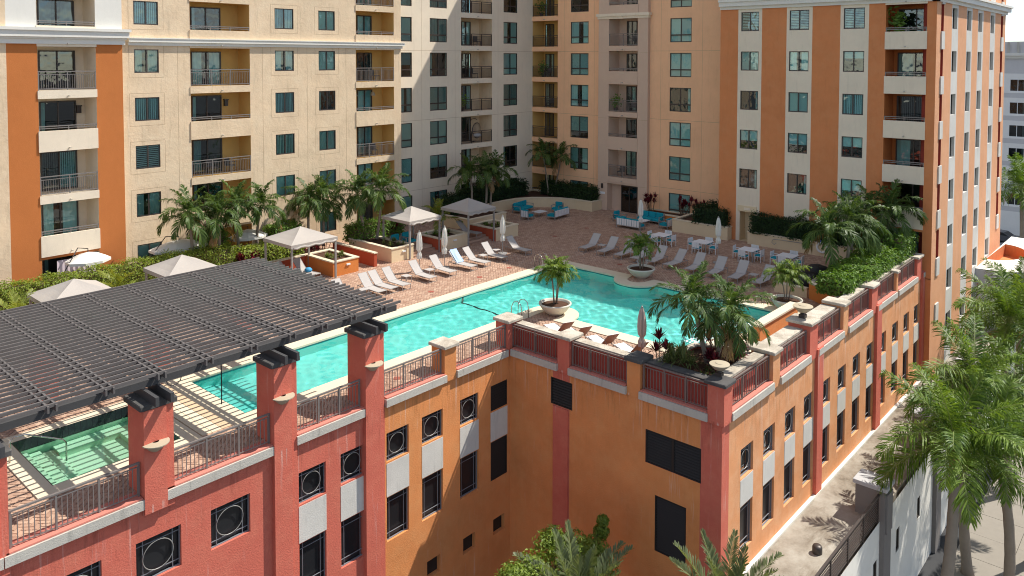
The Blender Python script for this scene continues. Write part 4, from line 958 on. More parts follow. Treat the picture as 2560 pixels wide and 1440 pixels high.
b = MB(); b.box(24.0, 28.19, 42.55, 42.75, 0, .88); b.build('wall', M_PLANTR, gw); b = MB(); b.box(23.96, 28.19, 42.5, 42.8, .88, .95); b.build('coping', M_COPING, gw)
for i, (x0, x1, y) in enumerate(((34.65, 36.8, 39.6), (39.65, 41.65, 39.1))):
    t = thing('entry_steps', ((x0+x1)/2, y, 0), ['brick steps up to the middle open cabana', 'brick steps up to the last open cabana'][i], 'steps')
    for k in range(3): b = MB(); b.box(x0, x1, y+.3*k, y+3.0, .14*k, .14*(k+1)); b.build('step', M_PAVE, t)
curve = [(47.05, 45.9), (50.8, 46.1), (52.3, 45.95), (53.6, 45.3), (54.5, 44.3), (55.1, 43.2), (55.4, 41.9), (55.42, 40.05), (56.88, 40.05), (57.2, 40.5), (57.2, 48.3), (47.05, 48.3)]
planter('long curved cream planter in front of the peach block', curve, .90, M_PLANTC, .15)
planter('cream planter left of the small service door of the striped wing', [(53.3, 26.3), (53.97, 26.3), (53.97, 27.45), (57.2, 27.45), (57.2, 30.9), (53.3, 30.9)], 1.0, M_PLANTC, .15)
planter('low orange planter of cordylines beside the peach block entrance', rect(55.6, 57.2, 31.3, 35.3), .72, M_PLANTO, .12)
planter('long cream planter under the clipped dark hedge at the striped wing', rect(53.3, 53.96, 16.2, 24.75), .95, M_PLANTC, .12)
planter('orange curved planter at the striped wing, overgrown with green bushes', [(41.6, 14.35), (42.6, 15.3), (43.4, 16.5), (46, 16.55), (50, 16.3), (53.9, 16.1), (53.9, 14.35)], .95, M_PLANTO, .12, capmat=M_CAP)
gw = thing('garden_wall', (43.5, 17.4, 0), 'low cream wall beside the covered grills near the potted palm', 'wall')
b = MB(); b.box(43.38, 43.6, 16.6, 18.5, 0, .52); b.build('wall', M_PLANTC, gw); b = MB(); b.box(43.34, 43.64, 16.6, 18.54, .52, .58); b.build('coping', M_COPING, gw)
planter('corner terrace planter with two palms and red cordylines at the podium edge', [(27.5, 14.0), (31.2, 14.0), (31.2, 15.6), (30.6, 16.6), (27.5, 16.9)], .98, M_REDSM, .16, capmat=M_CAP)
# round stone planter ring and spillway wall of the pool
t = thing('stone_ring', (32.45, 15.85, 0), 'round stone ring basin with rocky centre behind the corner planter', 'planter')
b = MB(); b.lathe([(1.15, 0), (1.15, .5), (1.1, .55), (.85, .55), (.8, .5), (.8, .3)], (32.45, 15.75, 0), 30); b.build('rim', M_COPING, t, True)
b = MB()
for i in range(26):
    a, r = rng.random()*6.28, .72*math.sqrt(rng.random()); b.lathe([(.0, -.1), (.16, -.05), (.17, .06), (.09, .15), (0, .16)], (32.45+r*math.cos(a), 15.75+r*math.sin(a), .30+.12*rng.random()), 7)
tag(b.build('rocks', M_CAPD, t), kind='stuff')
gw = thing('spillway_wall', (37, 15.6, 0), 'orange stucco spillway wall with pale coping at the end of the pool', 'wall')
b = MB(); b.box(34.75, 39.2, 15.45, 15.8, -.05, .86); b.build('wall', M_ORG, gw); b = MB(); b.box(34.7, 39.25, 15.38, 15.87, .86, .95); b.build('coping', M_COPING, gw)
b = MB(); b.box(34.2, 34.75, 15.6, 16.3, 0, .42); b.build('end_block', M_PLANTC, gw)
# foam where the spouts hit the water
b = MB()
for (x0, y0, x1, y1, n) in ((34.6, 16.9, 33.6, 18.6, 260), (36.0, 16.9, 35.2, 18.7, 260), (37.4, 16.9, 36.7, 18.3, 200)):
    for i in range(n):
        t_ = rng.random()**.7; x = x0+(x1-x0)*t_+rng.gauss(0, .10+.22*t_); y = y0+(y1-y0)*t_+rng.gauss(0, .10+.16*t_); r = .015+.05*rng.random(); a = rng.random()*3
        if x < 32 or y < 16.65: continue
        b.quad(*[(x+r*(1+rng.random())*math.cos(a+k*1.57), y+r*math.sin(a+k*1.57), -.078+.004*rng.random()) for k in range(4)])
fo = tag(b.build('foam', plain('white_foam', (.86, .92, .92), .6)), 'white foam churned up by the spillway jets in the pool', 'foam', kind='stuff')
for i, (x, lb) in enumerate(((34.95, 'nearest'), (36.3, 'middle'), (37.7, 'farthest'))):
    b = MB(); b.tube([(x, 15.82, .55), (x-.1, 16.2, .57), (x-.2, 16.6, .38), (x-.3, 16.85, .0), (x-.33, 16.95, -.08)], [.03, .04, .05, .06, .09], 7); tag(b.build('water_jet', glass_mat('jet_water_%d' % i, (.85, .95, .95), .25, .15), None, True), 'thin arc of water from the %s spout of the orange spillway wall' % lb, 'water jet', 'spillway water jets')
# bowl lamps on the parapet
for (x, y, z, lb, s) in ((35.75, 13.85, 1.43, 'wide bowl lamp standing on the parapet slab above the railings', 1.0), (27.35, 13.75, 1.29, 'small bowl lamp on the blackened corner cap beside the palms', .85)):
    t = thing('bowl_lamp', (x, y, z), lb, 'lamp', group='parapet bowl lamps')
    b = MB(); b.box(x-.14*s, x+.14*s, y-.14*s, y+.14*s, z, z+.16*s); b.lathe([(.10*s, .16*s), (.05*s, .22*s), (.10*s, .26*s)], (x, y, z), 12); b.build('base', M_BRONZE, t)
    b = MB(); b.lathe([(.08*s, .24*s), (.25*s, .32*s), (.40*s, .48*s), (.42*s, .52*s)], (x, y, z), 26); b.build('bowl', M_LAMP, t, True)
    b = MB(); b.lathe([(.45*s, .52*s), (.45*s, .55*s), (.2*s, .58*s), (.18*s, .60*s), (0, .61*s)], (x, y, z), 26); b.build('lid', M_LAMP, t)

# ------------------------------------------------------------------ cabanas
def cabana(x0, x1, y0, y1, label, ze=2.55, za=3.22, drape=True):
    t = thing('cabana', ((x0+x1)/2, (y0+y1)/2, 0), label, 'cabana', group='pyramid-roofed cabanas')
    for (x, y) in ((x0+.06, y0+.06), (x1-.06, y0+.06), (x0+.06, y1-.06), (x1-.06, y1-.06)):
        b = MB(); b.box(x-.05, x+.05, y-.05, y+.05, 0, ze); b.build('post', M_ALU, t)
    b = MB(); b.box(x0, x1, y0+.0, y0+.06, ze-.08, ze); b.box(x0, x1, y1-.06, y1, ze-.08, ze); b.box(x0, x0+.06, y0+.06, y1-.06, ze-.08, ze); b.box(x1-.06, x1, y0+.06, y1-.06, ze-.08, ze); b.build('frame', M_ALU, t)
    b = MB(); xc, yc = (x0+x1)/2, (y0+y1)/2; e = .04; n = 8; C_ = [(x0-e, y0-e), (x1+e, y0-e), (x1+e, y1+e), (x0-e, y1+e)]
    for s in range(4):
        a, c = Vector((*C_[s], ze)), Vector((*C_[(s+1) % 4], ze)); ap = Vector((xc, yc, za))
        for j in range(n):
            for k in range(4):
                def P(u, v):
                    p = a.lerp(c, u).lerp(ap, v); p.z -= .10*math.sin(math.pi*u)*(1-v)*v*2.2+.05*v*(1-v); return p
                b.quad(P(j/n, k/4), P((j+1)/n, k/4), P((j+1)/n, (k+1)/4), P(j/n, (k+1)/4))
    b.build('canopy', M_CANV, t)
    b = MB()
    for s in range(4):
        a, c = Vector((*C_[s], 0)), Vector((*C_[(s+1) % 4], 0)); m_ = 14
        for j in range(m_):
            u0, u1 = j/m_, (j+1)/m_; w0 = .20+(.06*math.sin(u0*9)+.05*math.sin(u0*23) if (drape and s == 0) else 0); w1 = .20+(.06*math.sin(u1*9)+.05*math.sin(u1*23) if (drape and s == 0) else 0)
            p, q = a.lerp(c, u0), a.lerp(c, u1); b.quad((p.x, p.y, ze-w0), (q.x, q.y, ze-w1), (q.x, q.y, ze), (p.x, p.y, ze))
    b.build('valance', M_CANV, t)
    if drape:
        b = MB(); b.tube([(x0+.1+(x1-x0-.2)*i/12, y0-.06, ze-.20-.04*math.sin(i*1.9)) for i in range(13)], .065, 7); b.build('rolled_curtain', M_CANV, t, True)
    return t
cabana(11.9, 14.8, 37.5, 40.3, 'cabana roof half hidden behind the left end of the pergola', drape=False)
cabana(17.4, 20.1, 38.2, 40.9, 'cabana before the bright hedge, beyond the middle of the pergola', drape=False)
cabana(25.15, 28.3, 39.45, 42.4, 'sunlit cabana beside the orange planter with loungers beneath')
cabana(34.1, 36.9, 39.45, 42.3, 'sunlit cabana with sagging rolled valance in front of the two tallest palms')
cabana(39.0, 41.75, 38.85, 41.6, 'shaded cabana furthest from the pergola beside the curved planter')

# ------------------------------------------------------------------ furniture prototypes
def lounger(label, loc, rz, seat=M_SLING, back=M_SLING, group=None):
    t = thing('sun_lounger', loc, label, 'sun lounger', rz, group)
    f = MB(); 
    for sx in (-1, 1):
        f.tube([(sx*.31, 0, .30), (sx*.31, 1.25, .31), (sx*.31, 1.95, .30)], .018, 6)
    f.tube([(-.31, 0, .30), (.31, 0, .30)], .018, 6); f.tube([(-.31, 1.95, .30), (.31, 1.95, .30)], .018, 6)
    for sx in (-1, 1): f.tube([(sx*.30, 1.24, .31), (sx*.30, 1.62, .66), (sx*.30, 1.92, .98)], .016, 6)
    f.tube([(-.30, 1.92, .98), (.30, 1.92, .98)], .016, 6)
    o = MB(); f_ = f
    def put(mb, name, mat, smooth=False): return link(name, mb.mesh(name, mat, (0, 0, 0), smooth), t)
    put(f_, 'frame', M_ALU)
    for sx, y in ((-.31, .03), (.31, .03), (-.31, 1.90), (.31, 1.90)):
        b = MB(); b.tube([(sx, y, 0), (sx, y, .30)], .018, 6); put(b, 'leg', M_ALU)
    b = MB(); b.tube([(-.31, .03, .03), (.31, .03, .03)], .014, 5); b.tube([(-.22, 1.55, .60), (-.22, 1.80, .30)], .012, 5); b.tube([(.22, 1.55, .60), (.22, 1.80, .30)], .012, 5); put(b, 'strut', M_ALU)
    b = MB(); n = 6
    for i in range(n):
        y0, y1 = .02+1.22*i/n, .02+1.22*(i+1)/n; s0, s1 = [.318-.025*math.sin(math.pi*k/n) for k in (i, i+1)]
        b.quad((-.29, y0, s0), (.29, y0, s0), (.29, y1, s1), (-.29, y1, s1)); b.quad((-.29, y1, s1-.012), (.29, y1, s1-.012), (.29, y0, s0-.012), (-.29, y0, s0-.012))
    put(b, 'seat', seat)
    b = MB()
    for i in range(4):
        u0, u1 = i/4, (i+1)/4; A = lambda u: (1.25+.66*u, .325+.66*u-.03*math.sin(math.pi*u))
        (y0, z0), (y1, z1) = A(u0), A(u1); b.quad((-.285, y0, z0), (.285, y0, z0), (.285, y1, z1), (-.285, y1, z1)); b.quad((-.285, y1+.01, z1-.01), (.285, y1+.01, z1-.01), (.285, y0+.01, z0-.01), (-.285, y0+.01, z0-.01))
    put(b, 'backrest', back)
    return t
GL = 'loungers in the row facing the lap lane'
LX = [26.0, 27.75, 28.6, 29.5, 31.55, 33.25, 35.02, 36.25, 37.9, 40.33]
names = ['lounger half hidden behind the pergola slats, first of the sunlit row', 'sunlit grey lounger, second from the pergola along the lap lane', 'sunlit grey lounger, third from the pergola along the lap lane', 'sunlit grey lounger, fourth from the pergola along the lap lane', 'sunlit lounger under the ivory umbrella nearest the pergola', 'lounger half in shade beside the second ivory umbrella', 'lounger with a blue striped towel over its backrest', 'shaded lounger next to the one with the blue towel', 'shaded lounger left of the umbrella with a round base', 'shaded lounger at the far end of the lap lane row']
L0 = lounger(names[0], (LX[0], 34.5, .016), 0, group=GL)
for x, nm in list(zip(LX, names))[1:]: dup(L0, (x, 34.36+.1*rng.random(), .016), RAD(rng.uniform(-4, 4)), nm, GL)
b = MB(); n = 5
for i in range(n):
    for k in range(5):
        def P(u, v): return (35.02+(-.30+.60*u), 35.58+.70*v+.02*math.sin(u*9), .36+.72*v-.02*math.sin(math.pi*v)+.018*math.sin(u*14+v*5))
        b.quad(P(i/n, k/5), P((i+1)/n, k/5), P((i+1)/n, (k+1)/5), P(i/n, (k+1)/5))
b.quad((34.72, 36.28, 1.085), (35.32, 36.28, 1.085), (35.32, 36.33, .72), (34.72, 36.33, .72)); tag(b.build('towel', M_TOWEL), 'blue striped towel draped over a lounger backrest', 'towel')
GR = 'loungers in the shaded row across the pool'
RY = [32.15, 30.62, 29.25, 27.95, 26.75, 25.52, 23.95, 22.5, 21.05, 19.6]
rn = ['first', 'second', 'third', 'fourth', 'fifth', 'sixth', 'seventh', 'eighth', 'ninth', 'tenth']
for y, nm in zip(RY, rn): dup(L0, (43.35, y, .016), RAD(-90+rng.uniform(-4, 4)), 'shaded grey lounger across the pool, %s in the row counted from the sofas' % nm, GR)
GT = 'brown-backed loungers on the front terrace'
Lb = lounger('brown-backed lounger nearest the terrace corner pillar by the pool ladder', (29.75, 24.05, .016), RAD(158), M_WHITE, M_SLINGB, GT)
for y, nm in ((22.45, 'second brown-backed terrace lounger, behind the middle red pillar'), (20.95, 'third brown-backed terrace lounger, right of the middle red pillar'), (19.4, 'fourth brown-backed terrace lounger, nearest the taupe umbrella')): dup(Lb, (29.8, y+.6, .016), RAD(158), nm, GT)
def side_table(label, loc, group='low side tables'):
    t = thing('side_table', loc, label, 'side table', 0, group)
    b = MB(); b.box(-.24, .24, -.24, .24, .38, .41); link('table_top', b.mesh('table_top', M_SLING), t)
    for sx in (-.21, .21):
        for sy in (-.21, .21): b = MB(); b.box(sx-.015, sx+.015, sy-.015, sy+.015, 0, .38); link('leg', b.mesh('leg', M_ALU), t)
    return t
T0_ = side_table('low side table beside the second lounger from the pergola', (27.05, 35.3, .016))
for (x, y, lb) in ((30.5, 35.6, 'low side table between the fourth lounger and the first umbrella'), (32.35, 35.6, 'low side table between the two sunlit umbrella loungers'), (37.1, 35.6, 'low side table between the two shaded loungers by the blue towel'), (38.75, 36.0, 'low side table under the round-based umbrella'), (44.7, 31.4, 'low side table between the first two loungers of the shaded row'), (44.5, 28.6, 'low side table behind the potted palm across the pool'), (44.65, 20.3, 'low side table between the last two loungers of the shaded row')): dup(T0_, (x, y, .016), 0, lb)
def umbrella(label, loc, h=2.55, mat=M_UMB, base=True, tie=.62):
    t = thing('umbrella', loc, label, 'umbrella', rng.random(), 'closed umbrellas')
    b = MB(); b.tube([(0, 0, .0), (0, 0, h)], .024, 8); b.lathe([(.045, h-.03), (.045, h+.04), (0, h+.09)], (0, 0, 0), 8); link('pole', b.mesh('pole', M_ALU, (0, 0, 0)), t)
    b = MB(); nf = 16; zs = [h-.02, h-.18, h-.5, h-.85, h-1.15, h-1.3, h-1.5, h-1.72]; rr = [.04, .10, .15, .165, .15, .075, .15, .13]
    rows = []
    for z, r in zip(zs, rr):
        rows.append([(r*(1+.28*((k % 2)*2-1)*(.4+.6*rng.random()))*math.cos(2*math.pi*k/nf), r*(1+.28*((k % 2)*2-1)*(.4+.6*rng.random()))*math.sin(2*math.pi*k/nf), z+.03*rng.uniform(-1, 1)) for k in range(nf)])
    for r0, r1 in zip(rows, rows[1:]):
        for k in range(nf): b.quad(r0[k], r0[(k+1) % nf], r1[(k+1) % nf], r1[k])
    link('folded_canopy', b.mesh('folded_canopy', mat, (0, 0, 0), True), t)
    b = MB(); b.lathe([(.0, .06), (.30, .06), (.33, .02), (.33, 0)], (0, 0, 0), 24); link('base', b.mesh('base', M_ALU, (0, 0, 0)), t)
    return t
umbrella('closed ivory umbrella nearest the pergola in the lounger row', (32.55, 36.75, .016)); umbrella('closed ivory umbrella beside the blue towel lounger', (34.2, 36.2, .016), 2.65); umbrella('closed ivory umbrella with a round grey base at the far end of the lap lane', (39.4, 35.95, .016), 2.6)
umbrella('closed ivory umbrella behind the potted palm across the pool, near the sofas', (50.4, 31.9, .016), 2.75); umbrella('tall closed ivory umbrella between the second and third dining tables', (47.03, 23.85, .016), 3.0)
umbrella('closed taupe umbrella on the front terrace beside the corner planter', (28.75, 18.1, .016), 2.65, M_UMBT)
# dining sets
def chair(label, loc, rz, group='white dining chairs'):
    t = thing('dining_chair', loc, label, 'chair', rz, group)          # faces +Y
    def put(b, n_, m_): return link(n_, b.mesh(n_, m_), t)
    for sx in (-.25, .25):
        for sy, hh in ((-.22, .84), (.22, .62)): b = MB(); b.box(sx-.018, sx+.018, sy-.018, sy+.018, 0, hh); put(b, 'leg', M_WHITE)
        b = MB(); b.box(sx-.03, sx+.03, -.24, .24, .62, .645); put(b, 'armrest', M_WHITE)
    b = MB(); b.box(-.25, .25, -.22, .22, .38, .41); put(b, 'seat_frame', M_WHITE)
    b = MB(); b.box(-.235, .235, -.20, .22, .412, .48, 0, .02); put(b, 'seat_cushion', M_TEAL)
    for i in range(3): b = MB(); x = -.225+i*.155; b.box(x, x+.14, -.235, -.215, .46, .84); put(b, 'back_slat', M_WHITE)
    return t
def table(label, loc):
    t = thing('dining_table', loc, label, 'table', 0, 'white square dining tables')
    b = MB(); b.box(-.55, .55, -.55, .55, .70, .735, 0, .01); link('table_top', b.mesh('table_top', M_WHITE), t)
    for sx in (-.48, .48):
        for sy in (-.48, .48): b = MB(); b.box(sx-.03, sx+.03, sy-.03, sy+.03, 0, .70); link('leg', b.mesh('leg', M_ALU), t)
    return t
tabs = [((49.0, 29.25), 'nearest the sofas'), ((49.0, 26.0), 'second from the sofas'), ((49.1, 22.7), 'third from the sofas'), ((49.2, 20.1), 'furthest from the sofas')]
c0 = None; t0 = None
for (x, y), nm in tabs:
    lb = 'white square dining table, %s' % nm
    if t0 is None: t0 = table(lb, (x, y, .016))
    else: dup(t0, (x, y, .016), 0, lb)
    for dx, dy, rz, sd in ((-.78, 0, -90, 'on the pool side'), (.78, 0, 90, 'on the building side'), (0, -.78, 0, 'on the street side'), (0, .78, 180, 'on the sofa side')):
        lb = 'white teal-seated chair %s of the dining table %s' % (sd, nm)
        if c0 is None: c0 = chair(lb, (x+dx, y+dy, .016), RAD(rz))
        else: dup(c0, (x+dx+rng.uniform(-.05, .05), y+dy+rng.uniform(-.05, .05), .016), RAD(rz+rng.uniform(-8, 8)), lb)
def sofa(label, loc, rz, n, cat='sofa'):
    t = thing('outdoor_sofa' if n > 1 else 'outdoor_armchair', loc, label, cat, rz, 'teal cushioned lounge seats'); W = .68*n+.12; w2 = W/2   # faces +Y
    def put(b, n_, m_): return link(n_, b.mesh(n_, m_), t)
    for sx in (-w2+.03, w2-.03):
        for sy in (-.40, .40): b = MB(); b.box(sx-.025, sx+.025, sy-.025, sy+.025, 0, .60 if sy > 0 else .78); put(b, 'leg', M_ALU)
        b = MB(); b.box(sx-.04, sx+.04, -.42, .42, .58, .61); put(b, 'armrest', M_ALU)
    b = MB(); b.box(-w2, w2, -.42, .42, .20, .25); put(b, 'frame', M_ALU)
    k = 3*n
    for i in range(k): b = MB(); x = -w2+.05+(W-.1)*i/k; b.box(x+.02, x+(W-.1)/k-.02, -.435, -.41, .25, .76); put(b, 'back_slat', M_WHITE)
    for i in range(n):
        x = -w2+.06+.68*i; b = MB(); b.box(x+.01, x+.67, -.30, .42, .252, .42, 0, .04); put(b, 'seat_cushion', M_TEAL)
        b = MB(); b.box(x+.02, x+.66, -.40, -.24, .43, .84, 0, .04); put(b, 'back_cushion', M_TEAL)
    return t
sofa('teal three-seat sofa against the curved planter wall', (51.5, 44.6, .016), RAD(188), 3); sofa('teal two-seat sofa with white slatted back, nearest the curved planter group', (51.5, 40.7, .016), RAD(4), 3)
sofa('teal armchair with white slatted back on the pool side of the left lounge group', (49.3, 42.2, .016), RAD(-86), 1, 'armchair'); sofa('teal armchair in front of the curved planter end', (53.4, 42.3, .016), RAD(100), 1, 'armchair')
sofa('teal sofa with white slatted back on the pool side of the right lounge group', (52.1, 33.9, .016), RAD(-90), 3); sofa('teal three-seat sofa before the red cordylines', (55.0, 33.9, .016), RAD(90), 3)
sofa('teal armchair near the entrance door of the peach block', (53.7, 36.0, .016), RAD(176), 1, 'armchair'); sofa('teal armchair next to the cream planter corner', (53.9, 31.8, .016), RAD(-6), 1, 'armchair')
for (x, y, lb) in ((51.0, 42.3, 'white low coffee table amid the left teal lounge group'), (53.6, 33.8, 'white low coffee table amid the right teal lounge group')):
    t = thing('coffee_table', (x, y, .016), lb, 'table'); b = MB(); b.box(-.55, .55, -.4, .4, .36, .40); link('table_top', b.mesh('table_top', M_WHITE), t)
    for sx in (-.5, .5):
        for sy in (-.35, .35): b = MB(); b.box(sx-.02, sx+.02, sy-.02, sy+.02, 0, .36); link('leg', b.mesh('leg', M_ALU), t)
dup(L0, (26.2, 40.3, .016), RAD(10), 'lounger in the shade of the nearest open cabana, left', 'loungers inside cabanas'); dup(L0, (27.3, 40.1, .016), RAD(6), 'lounger in the shade of the nearest open cabana, by the post', 'loungers inside cabanas')
dup(L0, (40.6, 39.3, .43), RAD(8), 'lounger under the shaded far cabana', 'loungers inside cabanas')
for i, x in enumerate((34.75, 35.7)): 
    t = sofa(['dark armchair with blue pillow under the middle cabana, left', 'dark armchair with blue pillow under the middle cabana, right'][i], (x, 41.4, .43), RAD(180), 1, 'armchair')
b = MB(); b.lathe([(0, 0), (.14, .02), (.16, .1), (.1, .24), (.07, .4), (.12, .5), (.06, .6), (0, .62)], (25.95, 40.3, .34), 12); tag(b.build('bundled_towel', M_UMB, None, True), 'white bundled towel standing on a cabana lounger', 'towel')
b = MB(); b.lathe([(0, 0), (.22, .03), (.24, .12), (.15, .22), (0, .25)], (27.3, 41.0, .33), 12); tag(b.build('pool_bag', plain('blue_bag', (.05, .30, .55), .7), None, True), 'blue bag on the cabana lounger by the post', 'bag')
for i, (x, y, r) in enumerate(((45.6, 17.6, .85), (47.3, 17.5, .8))):
    b = MB(); b.lathe([(r*.9, 0), (r, .25), (r*.95, .6), (r*.7, .85), (r*.3, .95), (0, .97)], (x, y, .0), 18); b.v = [(vx+.05*math.sin(vy*9), vy, vz+.03*math.sin(vx*11)) for vx, vy, vz in b.v]
    tag(b.build('covered_grill', M_BLACK, None, True), ['black covered grill nearer the pool behind the palm trunks', 'black covered grill nearer the building behind the palm trunks'][i], 'grill', 'black covered grills')
# pool ladders, hand rail, life ring, hose
def ladder(label, x, y, d):
    t = thing('pool_ladder', (x, y, 0), label, 'ladder', 0, 'steel pool ladders')
    for k in (-.26, .26):
        pts = [(d[0]*s, d[1]*s, z) for s, z in ((-.55, .04), (-.55, .55), (-.48, .80), (-.25, .93), (.0, .85), (.14, .6), (.16, .1), (.14, -.8))]; pts = [(px+(k if d[0] == 0 else 0), py+(k if d[1] == 0 else 0), pz) for px, py, pz in pts]
        b = MB(); b.tube(pts, .024, 8); link('hand_rail', b.mesh('hand_rail', M_STEEL, (0, 0, 0), True), t)
    for z in (-.3, -.6):
        b = MB(); c = (.15*d[0], .15*d[1], z); b.box(c[0]-(.25 if d[0] == 0 else .05), c[0]+(.25 if d[0] == 0 else .05), c[1]-(.25 if d[1] == 0 else .05), c[1]+(.25 if d[1] == 0 else .05), z-.02, z+.02); link('rung', b.mesh('rung', M_STEEL), t)
    return t
ladder('steel pool ladder beside the potted palm on the front terrace', 30.2, 26.55, (0, 1)); ladder('steel pool ladder at the far corner of the pool in shade', 38.4, 31.5, (0, -1))
t = thing('spa_handrail', (8.0, 28.9, 0), 'bent steel hand rail leading into the green spa', 'handrail'); b = MB(); b.tube([(7.95, 29.2, 0), (7.97, 29.2, .75), (8.1, 29.18, .88), (8.4, 29.14, .88), (9.5, 29.0, .35), (9.6, 29.0, .2), (9.6, 29.0, -.6)], .028, 8); b.build('rail', M_STEEL, t, True)
b = MB(); b.tube([(53.25, 19.4+.33*math.cos(a/14*6.283), .62+.33*math.sin(a/14*6.283)) for a in range(15)], .07, 8, cap=False); o = b.build('life_ring', M_WHITE, None, True); tag(o, 'white life ring with blue rope hung on the long cream planter wall', 'life ring')
b = MB(); b.tube([(53.18, 19.4+.1*i-.3, 1.05+.05*math.sin(i*2)) for i in range(7)], .05, 6); b.build('rope', plain('blue_rope', (.10, .12, .45), .8), o)
b = MB(); b.tube([(53.25, 22.6, .45), (53.2, 22.7, .3), (53.2, 22.9, .45), (53.22, 22.8, .68), (53.24, 22.3, .70), (53.24, 19.9, .72)], .022, 6); tag(b.build('wall_pole', M_ALU, None, True), 'bent grey pole hook clipped along the cream planter wall', 'pole')
# drain covers in the deck
for i, (x, y) in enumerate(((21.0, 25.1), (30.2, 33.1), (34.2, 33.1), (37.0, 33.2), (45.9, 36.6), (49.8, 36.5), (46.6, 28.2), (42.4, 28.4))):
    b = MB(); b.prism([(x-.22, y), (x, y-.22), (x+.22, y), (x, y+.22)], .0, .024); o = b.build('drain_cover', plain('drain_rust_%d' % i, (.30, .08, .05), .8)); tag(o, ['red drain cover behind the front railing near the third tall pillar', 'red drain cover by the sunlit loungers, nearest the pergola', 'red drain cover between the sunlit loungers and the pool', 'red drain cover at the shadow edge before the pool ladder', 'red drain cover in the shaded paving before the left sofas', 'red drain cover in the shaded paving near the entrance door', 'red drain cover between the first two dining tables', 'red drain cover behind the far potted palm'][i], 'drain', 'deck drain covers')
# ------------------------------------------------------------------ vegetation
def frond(name, L, elev, droop, nl, leafL, leafW, sag, vee, mat, seed, plume=0, rr=.016, fwd=(30, 62)):
    r = random.Random(seed); b = MB(); n = 12; P = [Vector((0, 0, 0))]; D = []
    for i in range(n):
        t = (i+.5)/n; e = RAD(elev-droop*t**1.35); D.append(Vector((math.cos(e), .10*math.sin(seed+t*3), math.sin(e))).normalized()); P.append(P[-1]+D[-1]*(L/n))
    b.tube(P, [rr*(1-.85*i/n) for i in range(n+1)], 4, 1, False)
    cl = [[(r.uniform(-.36, .36), r.uniform(.45, 1.45), r.uniform(-10, 10)) for _ in range(nl//3+1)] for _ in (0, 1)]
    for i in range(nl):
        t = .14+.86*(i+.5)/nl; k = min(n-1, int(t*n)); fr = t*n-k; p = P[k].lerp(P[k+1], min(1, fr)); T = D[k]; S0 = Vector((0, 1, 0)); U = S0.cross(T)*-1
        if U.z < 0 and elev < 85: U = -U
        ll = leafL*(math.sin(math.pi*min(.97, .20+.76*t))**.65)*r.uniform(.86, 1.1)
        for s in (-1, 1):
            q = cl[(s+1)//2][i//3]; a = RAD(fwd[0]+(fwd[1]-fwd[0])*t+q[2]+r.uniform(-4, 4)); up = vee+q[0]*.6+(r.uniform(-plume, plume) if plume else r.uniform(-.10, .10))
            d = (S0*s*math.cos(a)+T*math.sin(a)+U*up).normalized()
            w_ = (T-d*T.dot(d)).normalized()*leafW*r.uniform(.8, 1.15); sg = sag*q[1]*r.uniform(.85, 1.15)
            m1 = p+d*ll*.45+Vector((0, 0, -sg*ll*.16)); m2 = p+d*ll*.75+Vector((0, 0, -sg*ll*.42)); tip = p+d*ll*(1-.12*sg)+Vector((0, 0, -sg*ll*.82))
            n0 = len(b.v); b.v += [tuple(p-w_*.3), tuple(p+w_*.3), tuple(m1+w_), tuple(m1-w_), tuple(m2+w_*.72), tuple(m2-w_*.72), tuple(tip)]
            b.f += [(n0, n0+1, n0+2, n0+3), (n0+3, n0+2, n0+4, n0+5), (n0+5, n0+4, n0+6)]; b.m += [0, 0, 0]
    return b.mesh(name, [mat, M_RACH])
EL = [80, 66, 50, 34, 18, 2, -14]
def fset(mat, L, nl, ll, lw, sag, vee, droops, plume=0, rr=.016, fwd=(30, 62)):
    return [[frond('frond', L*(.85 if e > 70 else 1), e, d, nl, ll, lw, sag, vee, mat, 11*i+7*j+3, plume, rr, fwd) for j in range(2)] for i, (e, d) in enumerate(zip(EL, droops))]
F_ADO = fset(M_PALM, 2.05, 52, .58, .021, .75, .25, [45, 85, 100, 105, 100, 90, 75])
F_POT = fset(M_PALMP, 1.35, 38, .47, .018, .70, .25, [45, 80, 95, 100, 95, 85, 70], 0, .012)
F_YNG = fset(M_PALMY, 1.7, 24, .50, .028, .35, .30, [30, 50, 60, 65, 60, 50, 40], 0, .014)
F_ROY = fset(M_ROYAL, 3.5, 84, .86, .023, .55, .12, [30, 55, 72, 84, 86, 78, 62], .55, .030, (22, 55))
F_DRY = [frond('frond', 1.9, -20, 62, 34, .5, .018, .9, .1, M_DEAD, 5), frond('frond', 1.9, -35, 50, 34, .5, .018, .9, .1, M_DEAD, 9)]
F_DAT = fset(M_DATE, 2.9, 60, .55, .022, .12, .42, [16, 24, 32, 38, 42, 40, 34], .18, .028, (35, 60))
